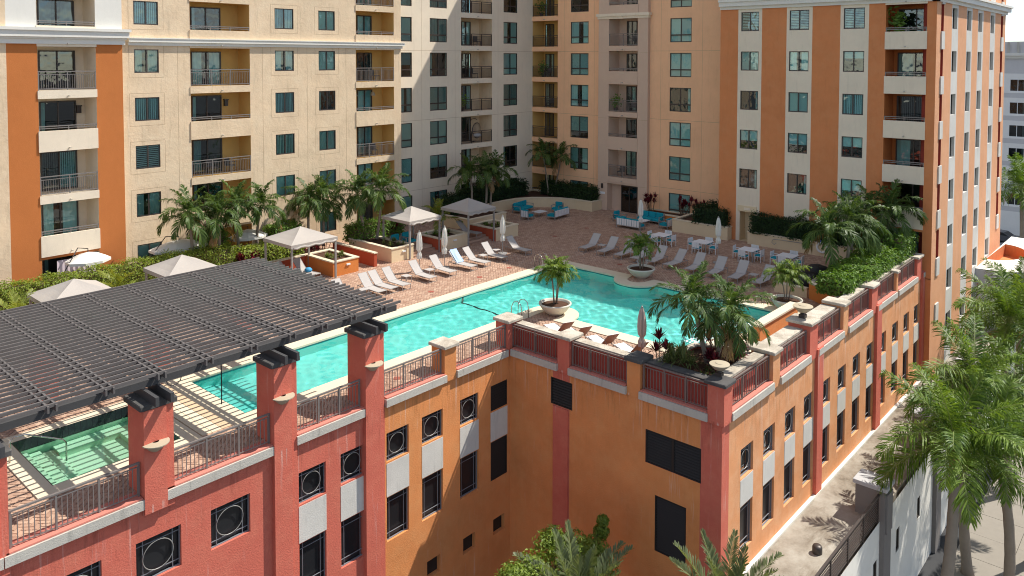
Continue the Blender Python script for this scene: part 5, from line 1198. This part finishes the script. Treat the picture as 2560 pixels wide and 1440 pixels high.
def palm(name, label, base, crown, fs, nf, group=None, tr=(.10, .075), shaft=M_SHAFT, shl=.5, sc_=1.0, seed=1, els=None, trunkmat=None, ring=0):
    r = random.Random(seed*77+5); t = thing(name, base, label, 'palm tree', 0, group)
    B, C_ = Vector((0, 0, 0)), Vector(crown)-Vector(base); hh = C_.length; n = 16
    pts = [B.lerp(C_, i/n)+Vector((math.sin(i/n*math.pi)*.04*hh*math.sin(seed), math.sin(i/n*math.pi)*.04*hh*math.cos(seed*1.7), 0)) for i in range(n+1)]
    rad = [tr[0]*(1.35 if i == 0 else 1)+(tr[1]-tr[0])*i/n+ring*(i % 2) for i in range(n+1)]; ks = max(1, int(n*shl/hh))
    b = MB(); b.tube(pts[:n-ks+1], rad[:n-ks+1], 9); link('trunk', b.mesh('trunk', trunkmat or M_TRUNK, (0, 0, 0), True), t)
    b = MB(); q = pts[n-ks:]; b.tube(q, [rad[n-ks]*(1.15-.5*i/max(1, len(q)-1)) for i in range(len(q))], 9); link('crownshaft', b.mesh('crownshaft', shaft, (0, 0, 0), True), t)
    a = r.random()*6.28; top = pts[-1]
    for i in range(nf):
        k = min(6, int(i/nf*6.2+.3*r.random())) if els is None else els[i % len(els)]
        a += 2.39996+r.uniform(-.2, .2); s = sc_*r.uniform(.9, 1.1)
        link('frond', fs[k][i % 2], t, top+Vector((0, 0, -.06*k*.3)), (r.uniform(-.08, .08), r.uniform(-.08, .08), a), s)
    if name in ('feather_palm', 'royal_palm') and r.random() < .6:
        for i in range(r.choice((1, 2))): link('dry_frond', F_DRY[i], t, top+Vector((0, 0, -.12)), (0, 0, r.random()*6.28), sc_*(1.0 if name == 'feather_palm' else 1.5))
    return t
GPL = 'feather palms along the cream wing'
PL = [((21.7, 44.6, .4), (21.55, 44.6, 4.25)), ((23.1, 44.4, .4), (23.25, 44.4, 3.85)), ((25.1, 45.2, .4), (24.9, 45.2, 4.35)), ((26.3, 45.0, .4), (26.5, 45.0, 3.95)), ((30.4, 45.5, .4), (30.42, 45.5, 3.75)), ((31.6, 45.6, .4), (31.58, 45.6, 3.85)), ((33.7, 43.7, .85), (33.25, 43.9, 4.0)), ((34.1, 42.9, .85), (34.45, 42.8, 4.25))]
lbl = ['leftmost feather palm before the cream wing', 'second feather palm from the left before the cream wing', 'third feather palm from the left before the cream wing', 'fourth feather palm from the left, behind the nearest open cabana', 'fifth feather palm from the left before the cream wing', 'sixth feather palm from the left before the cream wing', 'slanting palm in the cream planter, left of its taller neighbour', 'tallest palm of the cream planter beside the sunlit cabana']
for i, ((bs, cr), lb) in enumerate(zip(PL, lbl)): palm('feather_palm', lb, bs, cr, F_ADO, 20, GPL, seed=i+1, sc_=1.0 if i < 6 else 1.12)
PS = [((45.0, 44.6, .85), (44.9, 44.6, 4.1)), ((46.1, 44.0, .85), (46.2, 44.1, 4.3)), ((46.6, 43.9, .85), (47.3, 44.0, 4.15))]
for i, (bs, cr) in enumerate(PS): palm('feather_palm', ['shaded palm behind the last cabana, left of the clump', 'shaded palm behind the last cabana, middle of the clump', 'shaded palm behind the last cabana, right of the clump'][i], bs, cr, F_ADO, 15, 'palms in the shaded clump', seed=i+20)
palm('feather_palm', 'slim palm by the peach wall corner, left of the crossed pair', (55.9, 45.3, .8), (55.4, 45.6, 4.7), F_ADO, 13, 'crossed palms in the curved planter', (.07, .055), seed=31, sc_=.95); palm('feather_palm', 'slim palm by the peach wall corner, right of the crossed pair', (56.0, 45.0, .8), (56.6, 44.4, 4.4), F_ADO, 13, 'crossed palms in the curved planter', (.07, .055), seed=32, sc_=.95)
palm('young_palm', 'young yellow-green palm between the two far cabanas', (39.6, 42.7, .2), (39.7, 42.6, 1.5), F_YNG, 12, None, (.09, .07), seed=40, sc_=1.05)
palm('young_palm', 'yellow-green palm in front of the bright hedge, right of the hidden cabana', (16.2, 41.3, .2), (16.2, 41.3, 1.55), F_YNG, 13, None, (.09, .07), seed=41, sc_=.95)
palm('young_palm', 'yellow-green palm at the left picture edge beyond the pergola', (10.9, 38.6, .2), (10.9, 38.6, 1.9), F_YNG, 14, None, (.09, .07), seed=42, sc_=1.05)
GC = 'palms of the corner terrace planter'
palm('feather_palm', 'tall feather palm of the corner planter, leaning left', (29.3, 15.3, .8), (29.0, 15.8, 3.35), F_ADO, 17, GC, (.105, .085), seed=51, sc_=1.0, shl=.8); palm('feather_palm', 'tall feather palm of the corner planter, leaning right', (29.45, 15.0, .8), (29.85, 14.5, 2.95), F_ADO, 17, GC, (.105, .085), seed=52, sc_=1.0, shl=.8)
GRP = 'palms of the planter beside the striped wing'
for i, (bs, cr, lb) in enumerate((((45.2, 15.6, .8), (44.95, 16.1, 3.65), 'leftmost palm of the clump over the green bushes'), ((47.2, 15.8, .8), (47.2, 15.7, 3.95), 'second palm of the clump over the green bushes'), ((48.6, 16.0, .8), (48.8, 15.9, 3.4), 'third palm of the clump over the green bushes'), ((52.2, 15.0, .8), (52.4, 14.9, 3.9), 'palm against the striped wing, right of the clump'), ((52.6, 15.6, .8), (52.0, 16.0, 3.6), 'palm against the striped wing, behind its neighbour'))): palm('feather_palm', lb, bs, cr, F_ADO, 16, GRP, seed=60+i, sc_=1.12)
palm('young_palm', 'young green palm among the bushes below the striped wing', (49.6, 15.3, .9), (49.7, 15.3, 1.7), F_YNG, 9, None, (.08, .06), M_TI, .3, .9, 70)
# pots with multi-stem palms
def pot(label, x, y, z=.02, s=1.0):
    t = thing('bowl_planter', (x, y, z), label, 'planter', 0, 'cast stone bowl planters')
    b = MB(); b.lathe([(.34*s, 0), (.38*s, .03), (.62*s, .22), (.78*s, .44), (.83*s, .52), (.86*s, .54), (.86*s, .60), (.80*s, .62), (.76*s, .58), (.70*s, .50)], (x, y, z), 32); b.build('bowl', M_POT, t, True)
    b = MB(); b.lathe([(.72*s, .50), (.4*s, .54), (0, .56)], (x, y, z), 20); b.build('soil', M_SOIL, t)
    return t
def potpalm(label, x, y, ctr, stems, seed):
    t = thing('potted_palm', (x, y, .5), label, 'palm tree', 0, 'multi-stem palms in bowls'); r = random.Random(seed)
    for j, (dx, dy, h_) in enumerate(stems):
        top = Vector((dx*2.0, dy*2.0, h_)); b = MB(); b.tube([(dx*.5, dy*.5, 0), (dx, dy, h_*.5), tuple(top)], [.04, .032, .028], 7); link('trunk', b.mesh('trunk', M_TRUNK, (0, 0, 0), True), t)
        a = r.random()*6.28
        for i in range(11):
            a += 2.4; k = min(5, int(i/11*5.6)); link('frond', F_POT[k][i % 2], t, top, (r.uniform(-.08, .08), r.uniform(-.08, .08), a), r.uniform(.85, 1.05)*.82)
    return t
pot('pale bowl planter on the rounded pool bump of the front terrace', 31.85, 25.35); potpalm('multi-stem palm in the bowl on the front terrace bump', 31.85, 25.35, 0, [(-.10, .06, 1.75), (.10, -.05, 1.85), (.02, .13, 1.6), (.05, -.16, 1.65)], 81)
pot('pale bowl planter on the shaded bump across the pool', 40.75, 25.75); potpalm('multi-stem palm in the bowl across the pool, with white orchids', 40.75, 25.75, 0, [(-.08, .08, 1.5), (.12, -.12, 1.55), (.02, .05, 1.3)], 82)
pot('pale bowl planter behind the spillway wall near the low cream wall', 40.6, 16.6, .02, .95); potpalm('multi-stem palm in the bowl behind the spillway wall', 40.6, 16.6, 0, [(-.10, .14, 1.4), (.14, -.14, 1.45), (.0, .0, 1.25)], 83)
for i, (dx, dy, z) in enumerate(((.1, -.25, 2.0), (-.35, .0, 1.05), (-.1, -.5, 1.1))):
    b = MB()
    for k in range(26): 
        a, c = rng.random()*6.28, rng.uniform(-1, 1); r_ = .14*rng.random()**.4; x, y, zz = 40.75+dx+r_*math.cos(a)*math.sqrt(1-c*c), 25.75+dy+r_*math.sin(a)*math.sqrt(1-c*c), z+r_*c*1.3; e = .045
        b.quad((x-e, y, zz), (x, y-e, zz+e*.3), (x+e, y, zz), (x, y+e, zz+e*.3))
    tag(b.build('orchid_spray', M_WHITE), ['white orchid spray high in the potted palm across the pool', 'white orchid spray low left in the potted palm across the pool', 'white orchid spray low right in the potted palm across the pool'][i], 'flower', 'white orchid sprays')
# leaf masses
def leaves(b, pts_fn, n, s0, s1, r):
    for i in range(n):
        p, nm = pts_fn(r); nm = (Vector(nm)+Vector((r.gauss(0, .55), r.gauss(0, .55), r.gauss(0, .55)+.25))).normalized(); a = nm.orthogonal().normalized(); a.rotate(Matrix.Rotation(r.random()*6.28, 3, nm)); c = nm.cross(a); s = r.uniform(s0, s1); p = Vector(p)
        n0 = len(b.v); b.v += [tuple(p-a*s), tuple(p-c*s*.42+nm*s*.12), tuple(p+a*s), tuple(p+c*s*.42+nm*s*.12)]; b.f.append((n0, n0+1, n0+2, n0+3)); b.m.append(0)
def boxpts(x0, x1, y0, y1, z0, z1, j=.085, wav=.10):
    A = [(x1-x0)*(y1-y0), (x1-x0)*(z1-z0), (x1-x0)*(z1-z0)*.3, (y1-y0)*(z1-z0), (y1-y0)*(z1-z0)*.3]; S = sum(A)
    def f(r):
        k = r.random()*S; i = 0
        while k > A[i] and i < 4: k -= A[i]; i += 1
        x, y, z = r.uniform(x0, x1), r.uniform(y0, y1), r.uniform(z0, z1); q = wav*math.sin(x*3.1+y*2.3)+wav*.7*math.sin(x*7.3-y*5.1+z*4)
        if i == 0: return (x, y, z1+q+r.gauss(0, j)), (0, 0, 1)
        if i == 1: return (x, y0-q+r.gauss(0, j), z), (0, -1, .3)
        if i == 2: return (x, y1+q+r.gauss(0, j), z), (0, 1, .3)
        if i == 3: return (x0-q+r.gauss(0, j), y, z), (-1, 0, .3)
        return (x1+q+r.gauss(0, j), y, z), (1, 0, .3)
    return f
def hedge(label, x0, x1, y0, y1, z0, z1, n, s, mat, seed, cat='hedge', name='hedge'):
    t = thing(name, ((x0+x1)/2, (y0+y1)/2, z0), label, cat); r = random.Random(seed)
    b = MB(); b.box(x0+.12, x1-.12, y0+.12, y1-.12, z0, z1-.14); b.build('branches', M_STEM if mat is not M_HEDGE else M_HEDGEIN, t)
    b = MB(); leaves(b, boxpts(x0, x1, y0, y1, z0, z1), n, s*.75, s*1.25, r); tag(b.build('foliage', mat, t), kind='stuff')
    return t
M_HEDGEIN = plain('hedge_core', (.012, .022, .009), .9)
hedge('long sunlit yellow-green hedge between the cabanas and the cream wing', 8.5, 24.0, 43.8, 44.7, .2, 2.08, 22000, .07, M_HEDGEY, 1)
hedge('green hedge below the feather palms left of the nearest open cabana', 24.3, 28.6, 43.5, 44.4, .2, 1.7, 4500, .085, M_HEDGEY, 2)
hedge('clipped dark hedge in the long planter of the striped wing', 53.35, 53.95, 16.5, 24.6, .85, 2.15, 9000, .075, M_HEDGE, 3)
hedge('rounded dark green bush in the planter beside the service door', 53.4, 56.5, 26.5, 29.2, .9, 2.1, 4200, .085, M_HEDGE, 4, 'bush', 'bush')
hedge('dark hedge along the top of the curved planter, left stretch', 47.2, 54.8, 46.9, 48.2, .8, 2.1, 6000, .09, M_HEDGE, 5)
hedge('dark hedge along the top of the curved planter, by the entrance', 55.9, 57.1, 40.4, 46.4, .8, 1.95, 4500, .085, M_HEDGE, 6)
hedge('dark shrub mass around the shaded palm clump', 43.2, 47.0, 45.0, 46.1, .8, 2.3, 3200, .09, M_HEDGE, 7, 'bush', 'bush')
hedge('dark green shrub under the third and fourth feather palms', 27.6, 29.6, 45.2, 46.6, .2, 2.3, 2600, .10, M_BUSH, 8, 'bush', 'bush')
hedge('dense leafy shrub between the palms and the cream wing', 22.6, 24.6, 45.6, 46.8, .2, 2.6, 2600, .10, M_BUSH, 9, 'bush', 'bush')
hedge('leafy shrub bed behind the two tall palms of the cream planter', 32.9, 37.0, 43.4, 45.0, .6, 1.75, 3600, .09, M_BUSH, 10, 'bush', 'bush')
# mounded green bushes along the right parapet
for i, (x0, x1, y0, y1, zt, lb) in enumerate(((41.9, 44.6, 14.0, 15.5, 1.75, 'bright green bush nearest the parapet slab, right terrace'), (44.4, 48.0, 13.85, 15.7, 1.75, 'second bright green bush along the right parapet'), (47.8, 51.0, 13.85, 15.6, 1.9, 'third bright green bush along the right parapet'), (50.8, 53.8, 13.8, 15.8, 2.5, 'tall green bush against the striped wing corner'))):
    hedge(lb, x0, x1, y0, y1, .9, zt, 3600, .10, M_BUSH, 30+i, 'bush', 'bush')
# strap-leaved plants
def rosette(b, c, n, L, w_, r, up=.55, m=0, arch=.5):
    for i in range(n):
        a = i*2.4+r.uniform(-.3, .3); e = RAD(r.uniform(15, 80)); l = L*r.uniform(.75, 1.15); d = Vector((math.cos(a)*math.cos(e), math.sin(a)*math.cos(e), math.sin(e)*up/.55)).normalized(); s = Vector((-math.sin(a), math.cos(a), 0))*w_*r.uniform(.8, 1.2); p = Vector(c)
        m1 = p+d*l*.5+Vector((0, 0, -.04*arch*l)); t_ = p+d*l+Vector((0, 0, -arch*l*.55*math.cos(e))); n0 = len(b.v)
        b.v += [tuple(p-s*.3), tuple(p+s*.3), tuple(m1+s), tuple(m1-s), tuple(t_)]; b.f += [(n0, n0+1, n0+2, n0+3), (n0+3, n0+2, n0+4)]; b.m += [m, m]
def ti(label, x, y, z, heads, seed, mats=(None, None), L=.42, group='cordyline plants', cat='plant', name='cordyline', w_=.045, stems=True, n=26, arch=.5):
    r = random.Random(seed); t = thing(name, (x, y, z), label, cat, 0, group)
    bs = MB(); b = MB()
    for (dx, dy, h_) in heads:
        if stems: bs.tube([(x+dx*.4, y+dy*.4, z), (x+dx, y+dy, z+h_)], .022, 5)
        rosette(b, (x+dx, y+dy, z+h_), n, L, w_, r, .75, 0, arch); rosette(b, (x+dx, y+dy, z+h_+.06), 7, L*.7, w_*.9, r, 1.4, 1, .1)
    if stems: bs.build('stem', M_STEM, t)
    b.build('leaves', [mats[0] or M_TI, mats[1] or M_TIR], t); return t
R3 = random.Random(5)
def heads(n, sx, sy, h0, h1): return [(R3.uniform(-sx, sx), R3.uniform(-sy, sy), R3.uniform(h0, h1)) for _ in range(n)]
ti('red cordyline standing alone on the cap beside the taupe umbrella', 27.95, 16.75, .85, [(0, 0, .95), (.12, -.25, .55), (-.1, .1, .45)], 1, L=.6)
ti('crimson cordylines right of the corner planter palms', 30.2, 14.5, .82, [(.0, .0, .55), (-.35, .25, .35), (.3, .3, .75), (.2, -.15, .3), (.55, .1, .45), (-.15, -.2, .3), (.1, .5, .6), (-.5, -.1, .25)], 2, L=.62)
ti('dark red cordylines at the spillway end of the corner planter', 30.8, 15.6, .82, heads(8, .35, .5, .35, .95), 3, L=.58)
ti('small red cordylines between the corner planter palms', 28.7, 14.9, .82, heads(4, .3, .25, .2, .5), 4, L=.5)
ti('spiky green cycad-like clump left in the corner planter', 28.3, 15.75, .82, heads(9, .6, .55, .15, .5), 5, (M_FERN, M_GRASS), .8, None, 'plant', 'spiky_shrub', .022, False, 40, .9)
ti('low brown-green groundcover at the front of the corner planter', 28.2, 14.5, .82, heads(14, .7, .35, .02, .2), 6, (M_FERN, M_TI), .3, None, 'plant', 'ground_cover', .02, False, 26, .9)
ti('red cordyline bed before the bright hedge', 15.0, 41.2, .2, heads(10, 1.0, .5, .4, .9), 7, L=.42)
ti('maroon cordyline thicket left of the nearest open cabana', 24.6, 43.3, .2, heads(12, .9, .4, .5, 1.2), 8, L=.42); ti('maroon cordyline thicket behind the orange planter', 28.9, 43.5, .2, heads(12, 1.1, .4, .6, 1.3), 9, L=.42)
ti('maroon cordylines behind the fin wall', 31.0, 44.6, .2, heads(9, .8, .4, .4, 1.1), 10, L=.42); ti('purple cordylines behind the sunlit rolled-valance cabana', 36.3, 43.6, .5, heads(12, 1.3, .5, .4, 1.2), 11, L=.45)
ti('tall maroon cordylines left of the peach block lounge, by the entrance', 56.3, 34.6, .6, heads(9, .5, .7, .6, 1.3), 12, L=.5); ti('tall maroon cordylines before the dark ground window of the peach block', 56.4, 31.9, .6, heads(10, .5, .9, .5, 1.4), 13, L=.5); ti('maroon cordylines above the cream planter by the service door', 56.0, 30.2, .9, heads(9, .6, .6, .4, 1.2), 14, L=.45)
ti('bromeliads below the palm clump on the right terrace', 46.9, 16.2, .85, heads(8, .8, .2, .1, .4), 15, L=.35); ti('grassy tuft in the orange planter', 29.2, 40.8, .85, heads(9, .6, .9, .0, .1), 16, (M_GRASS, M_GRASS), .42, 'grassy tufts', 'plant', 'grass_tuft', .018, False, 26, .8)
ti('grassy tuft in the cream planter with two tall palms', 33.7, 40.9, .85, heads(9, .6, .9, .0, .1), 17, (M_GRASS, M_GRASS), .42, 'grassy tufts', 'plant', 'grass_tuft', .018, False, 26, .8); ti('grassy tuft in the planter between the far cabanas', 38.2, 40.6, .7, heads(12, 1.0, .9, .0, .1), 18, (M_BUSH, M_GRASS), .42, 'grassy tufts', 'plant', 'grass_tuft', .018, False, 26, .8)
ti('grassy tuft in the planter at the last cabana', 43.0, 40.1, .7, heads(10, .8, .9, .0, .1), 19, (M_BUSH, M_GRASS), .4, 'grassy tufts', 'plant', 'grass_tuft', .018, False, 26, .8)
ti('banana-leaf plant under the cream wing ground window', 20.6, 46.4, .2, [(0, 0, .5), (.2, .1, .7)], 20, (M_BUSH, M_HEDGEY), 1.1, None, 'plant', 'banana_plant', .16, True, 8, .5)
b = MB(); bx = thing('balcony_plant', (54.5, 15.3, 14.45), 'big-leaved potted plant on the top balcony of the striped wing', 'plant')
b.lathe([(.2, 0), (.25, .4)], (54.6, 15.4, 14.45), 12); b.build('pot', M_BRONZE, bx); b = MB(); r5 = random.Random(9)
leaves(b, lambda r: ((54.55+r.gauss(0, .22), 15.3+r.gauss(0, .28), 15.75+r.gauss(0, .35)), (-1, 0, .5)), 90, .16, .26, r5); b.build('leaves', M_BUSH, bx)
# white patio umbrellas between hedge and cream wing
for i, (x, y, z, rx, ry, lb) in enumerate(((21.6, 45.9, 2.1, 1.7, 1.0, 'wide white patio canopy left of the feather palms'), (26.1, 45.9, 2.0, 1.2, .9, 'white square patio umbrella between the palm trunks'), (16.5, 45.9, 2.3, 1.1, .9, 'white patio umbrella in front of the orange bay curtain'))):
    t = thing('patio_umbrella', (x, y, 0), lb, 'umbrella', 0, 'open white patio umbrellas'); b = MB(); n = 8; ring = [(x+rx*math.cos(2*math.pi*(k+.5)/n)*1.05, y+ry*math.sin(2*math.pi*(k+.5)/n)*1.05, z) for k in range(n)]
    mid = [(x+(p[0]-x)*.5, y+(p[1]-y)*.5, z+.28) for p in ring]
    for k in range(n):
        j = (k+1) % n; b.quad(ring[k], ring[j], mid[j], mid[k]); b.tri(mid[k], mid[j], (x, y, z+.42)); b.quad((*ring[k][:2], z-.14), (*ring[j][:2], z-.14), ring[j], ring[k])
    b.build('canopy', M_UMB, t); b = MB(); b.tube([(x, y, 0), (x, y, z+.4)], .03, 7); b.tube([(x-rx-.25, y-.2, 0), (x-rx-.2, y-.2, z*.8), (x-rx*.5, y-.1, z+.75), (x, y, z+.6), (x, y, z+.42)], .03, 6); b.build('pole', M_BRONZE, t, True)
# street palms on the right and trees in the court below
palm('royal_palm', 'nearest royal palm with ringed trunk, over the concrete roof edge', (36.0, 8.3, -12.6), (38.4, 8.05, -3.6), F_ROY, 22, 'street royal palms', (.27, .19), M_ROYALSH, 1.5, 1.15, 91, [0, 1, 2, 2, 3, 3, 4, 4, 4, 5, 5, 1, 3, 5, 6, 2, 4], ring=.012)
palm('royal_palm', 'second royal palm, behind the nearest one beside the white annex', (44.0, 8.5, -12.6), (44.5, 8.45, -3.1), F_ROY, 22, 'street royal palms', (.25, .18), M_SHAFT, 1.5, 1.15, 92, [0, 1, 2, 2, 3, 3, 4, 4, 4, 5, 5, 1, 3, 5, 6, 2, 4], ring=.012)
palm('royal_palm', 'third royal palm, higher up along the street', (54.0, 8.3, -12.6), (53.6, 8.6, -2.2), F_ROY, 20, 'street royal palms', (.25, .18), M_SHAFT, 1.5, 1.1, 93, ring=.012)
palm('royal_palm', 'royal palm partly cut by the right picture edge', (47.5, 6.2, -12.6), (47.3, 6.3, -3.6), F_ROY, 20, 'street royal palms', (.25, .18), M_SHAFT, 1.5, .95, 94, ring=.012)
palm('royal_palm', 'royal palm hanging its fronds over the lower right corner', (42.5, 6.6, -12.6), (41.0, 6.85, -4.4), F_ROY, 20, 'street royal palms', (.25, .18), M_SHAFT, 1.5, 1.0, 98, ring=.012)
palm('royal_palm', 'royal palm rising beyond the third one at the right edge', (60.0, 8.8, -12.6), (60.0, 8.9, -3.2), F_ROY, 20, 'street royal palms', (.25, .18), M_SHAFT, 1.5, 1.15, 99, ring=.012)
palm('royal_palm', 'distant royal palm past the corner of the striped wing', (98, 14.9, -12.6), (98, 14.9, -.5), F_ROY, 17, None, (.25, .18), M_SHAFT, 1.5, 1.35, 95)
palm('date_palm', 'grey-green date palm at the bottom edge, in the court between the walls', (21.4, 15.9, -12.6), (21.4, 15.9, -5.9), F_DAT, 22, 'court date palms', (.22, .20), M_TRUNK, .4, .95, 96, [0, 0, 1, 1, 1, 2, 2, 2, 3, 3, 4, 5])
palm('date_palm', 'grey-green date palm at the bottom edge below the red corner', (23.9, 11.6, -12.6), (23.9, 11.6, -5.45), F_DAT, 22, 'court date palms', (.22, .20), M_TRUNK, .4, .95, 97, [0, 0, 1, 1, 1, 2, 2, 2, 3, 3, 4, 5])
t = thing('broadleaf_tree', (23.2, 18.2, -12.6), 'yellow-green broadleaf tree rising in the court at the bottom edge', 'tree'); r9 = random.Random(12)
b = MB(); b.tube([(22.6, 17.7, -12.6), (22.6, 17.7, -9.5), (22.5, 17.7, -7.0), (22.4, 17.7, -5.2)], [.2, .16, .10, .04], 8)
lobes = [(19.5, 17.3, -4.5, .7), (18.9, 17.3, -4.9, .6), (23.0, 17.4, -4.9, .7), (24.2, 17.5, -5.6, .6), (19.7, 17.5, -4.4, .55), (20.3, 17.4, -4.6, .7), (20.9, 17.6, -4.8, .7), (21.9, 17.7, -4.5, .65), (22.3, 17.8, -4.4, .5), (22.6, 17.5, -5.5, .8), (23.5, 17.5, -5.8, .7), (24.7, 17.6, -5.9, .6), (25.1, 17.6, -5.35, .33), (25.2, 17.6, -4.95, .25), (21.3, 17.8, -6.0, 1.3), (23.3, 17.6, -6.8, 1.2), (25.2, 17.6, -6.8, .7)]
for lx, ly, lz, lr in lobes: b.tube([(22.6, 17.7, -8.6), ((lx+22.6)/2, (ly+17.7)/2, (lz-8.6)/2+.3), (lx, ly, lz)], [.07, .05, .015], 5)
b.build('trunk', M_STEM, t); b = MB()
def lob(r):
    lx, ly, lz, lr = r.choice(lobes); d = Vector((r.gauss(0, 1), r.gauss(0, 1), r.gauss(0, 1))).normalized(); k = lr*r.random()**.45; return (lx+d.x*k, ly+d.y*k, lz+d.z*k*.9), d
leaves(b, lob, 13000, .05, .095, r9); tag(b.build('crown', M_SHRUB, t), kind='stuff')
# cars on the far street
def car(label, x, y, rz, c, z=-12.6):
    t = thing('parked_car', (x, y, z), label, 'car', rz, 'cars on the far street'); mt = plain('car_paint_'+str(int(x*10)), c, .3, .3, .5)
    prof = [(-2.3, .35), (-2.3, .85), (-2.1, 1.0), (-1.5, 1.08), (-.7, 1.55), (.9, 1.6), (1.9, 1.1), (2.3, .95), (2.3, .35)]; b = MB(); n0 = len(prof)
    b.v = [(px, -.9, pz) for px, pz in prof]+[(px, .9, pz) for px, pz in prof]; b.f = [tuple(range(n0))[::-1], tuple(range(n0, 2*n0))]+[(i, (i+1) % n0, n0+(i+1) % n0, n0+i) for i in range(n0)]; b.m = [0]*len(b.f); link('body', b.mesh('body', mt), t)
    b = MB()
    for s in (-.91, .91): b.v += [(-1.3, s, 1.1), (-.65, s, 1.48), (.85, s, 1.52), (1.5, s, 1.15)]; k = len(b.v)-4; b.f.append((k, k+1, k+2, k+3)); b.m.append(0)
    b.quad((-1.47, -.75, 1.11), (-1.47, .75, 1.11), (-.75, .75, 1.54), (-.75, -.75, 1.54)); b.quad((1.86, -.75, 1.14), (1.86, .75, 1.14), (.98, .75, 1.59), (.98, -.75, 1.59)); link('window', b.mesh('window', M_PANED), t)
    for wx in (-1.45, 1.45):
        for wy in (-.86, .86): b = MB(); b.tube([(wx, wy-.1, .34), (wx, wy+.1, .34)], .34, 14); link('wheel', b.mesh('wheel', M_BLACK), t)
    return t
car('silver car on the far street beside the canopy', 122, 19.0, RAD(80), (.55, .56, .58)); car('white car on the street below the canopy edge', 110, 15.6, RAD(80), (.75, .75, .75)); car('dark grey car behind the silver one on the far street', 129, 22.0, RAD(80), (.12, .12, .13))


for i, (x, y, k, lb) in enumerate(((57.3, 38.9, 3, 'leafy pot plant on the middle taupe balcony'), (57.6, 47.6, 6, 'leafy pot plants on the top peach corner balcony'), (57.6, 47.4, 4, 'leafy pot plant on the upper peach corner balcony'), (48.3, 48.9, 3, 'leafy pot plant on the third shaded balcony of the recessed front'))):
    t = thing('balcony_plant', (x, y, FL[k]), lb, 'plant'); b = MB(); b.lathe([(.14, 0), (.19, .34), (.16, .34)], (x, y, FL[k]), 12); b.build('pot', M_BRONZE, t); b = MB(); leaves(b, lambda r: ((x+r.gauss(0, .2), y+r.gauss(0, .22), FL[k]+.85+r.gauss(0, .28)), (-1, -1, .5)), 160, .07, .13, random.Random(i)); b.build('leaves', M_BUSH, t)
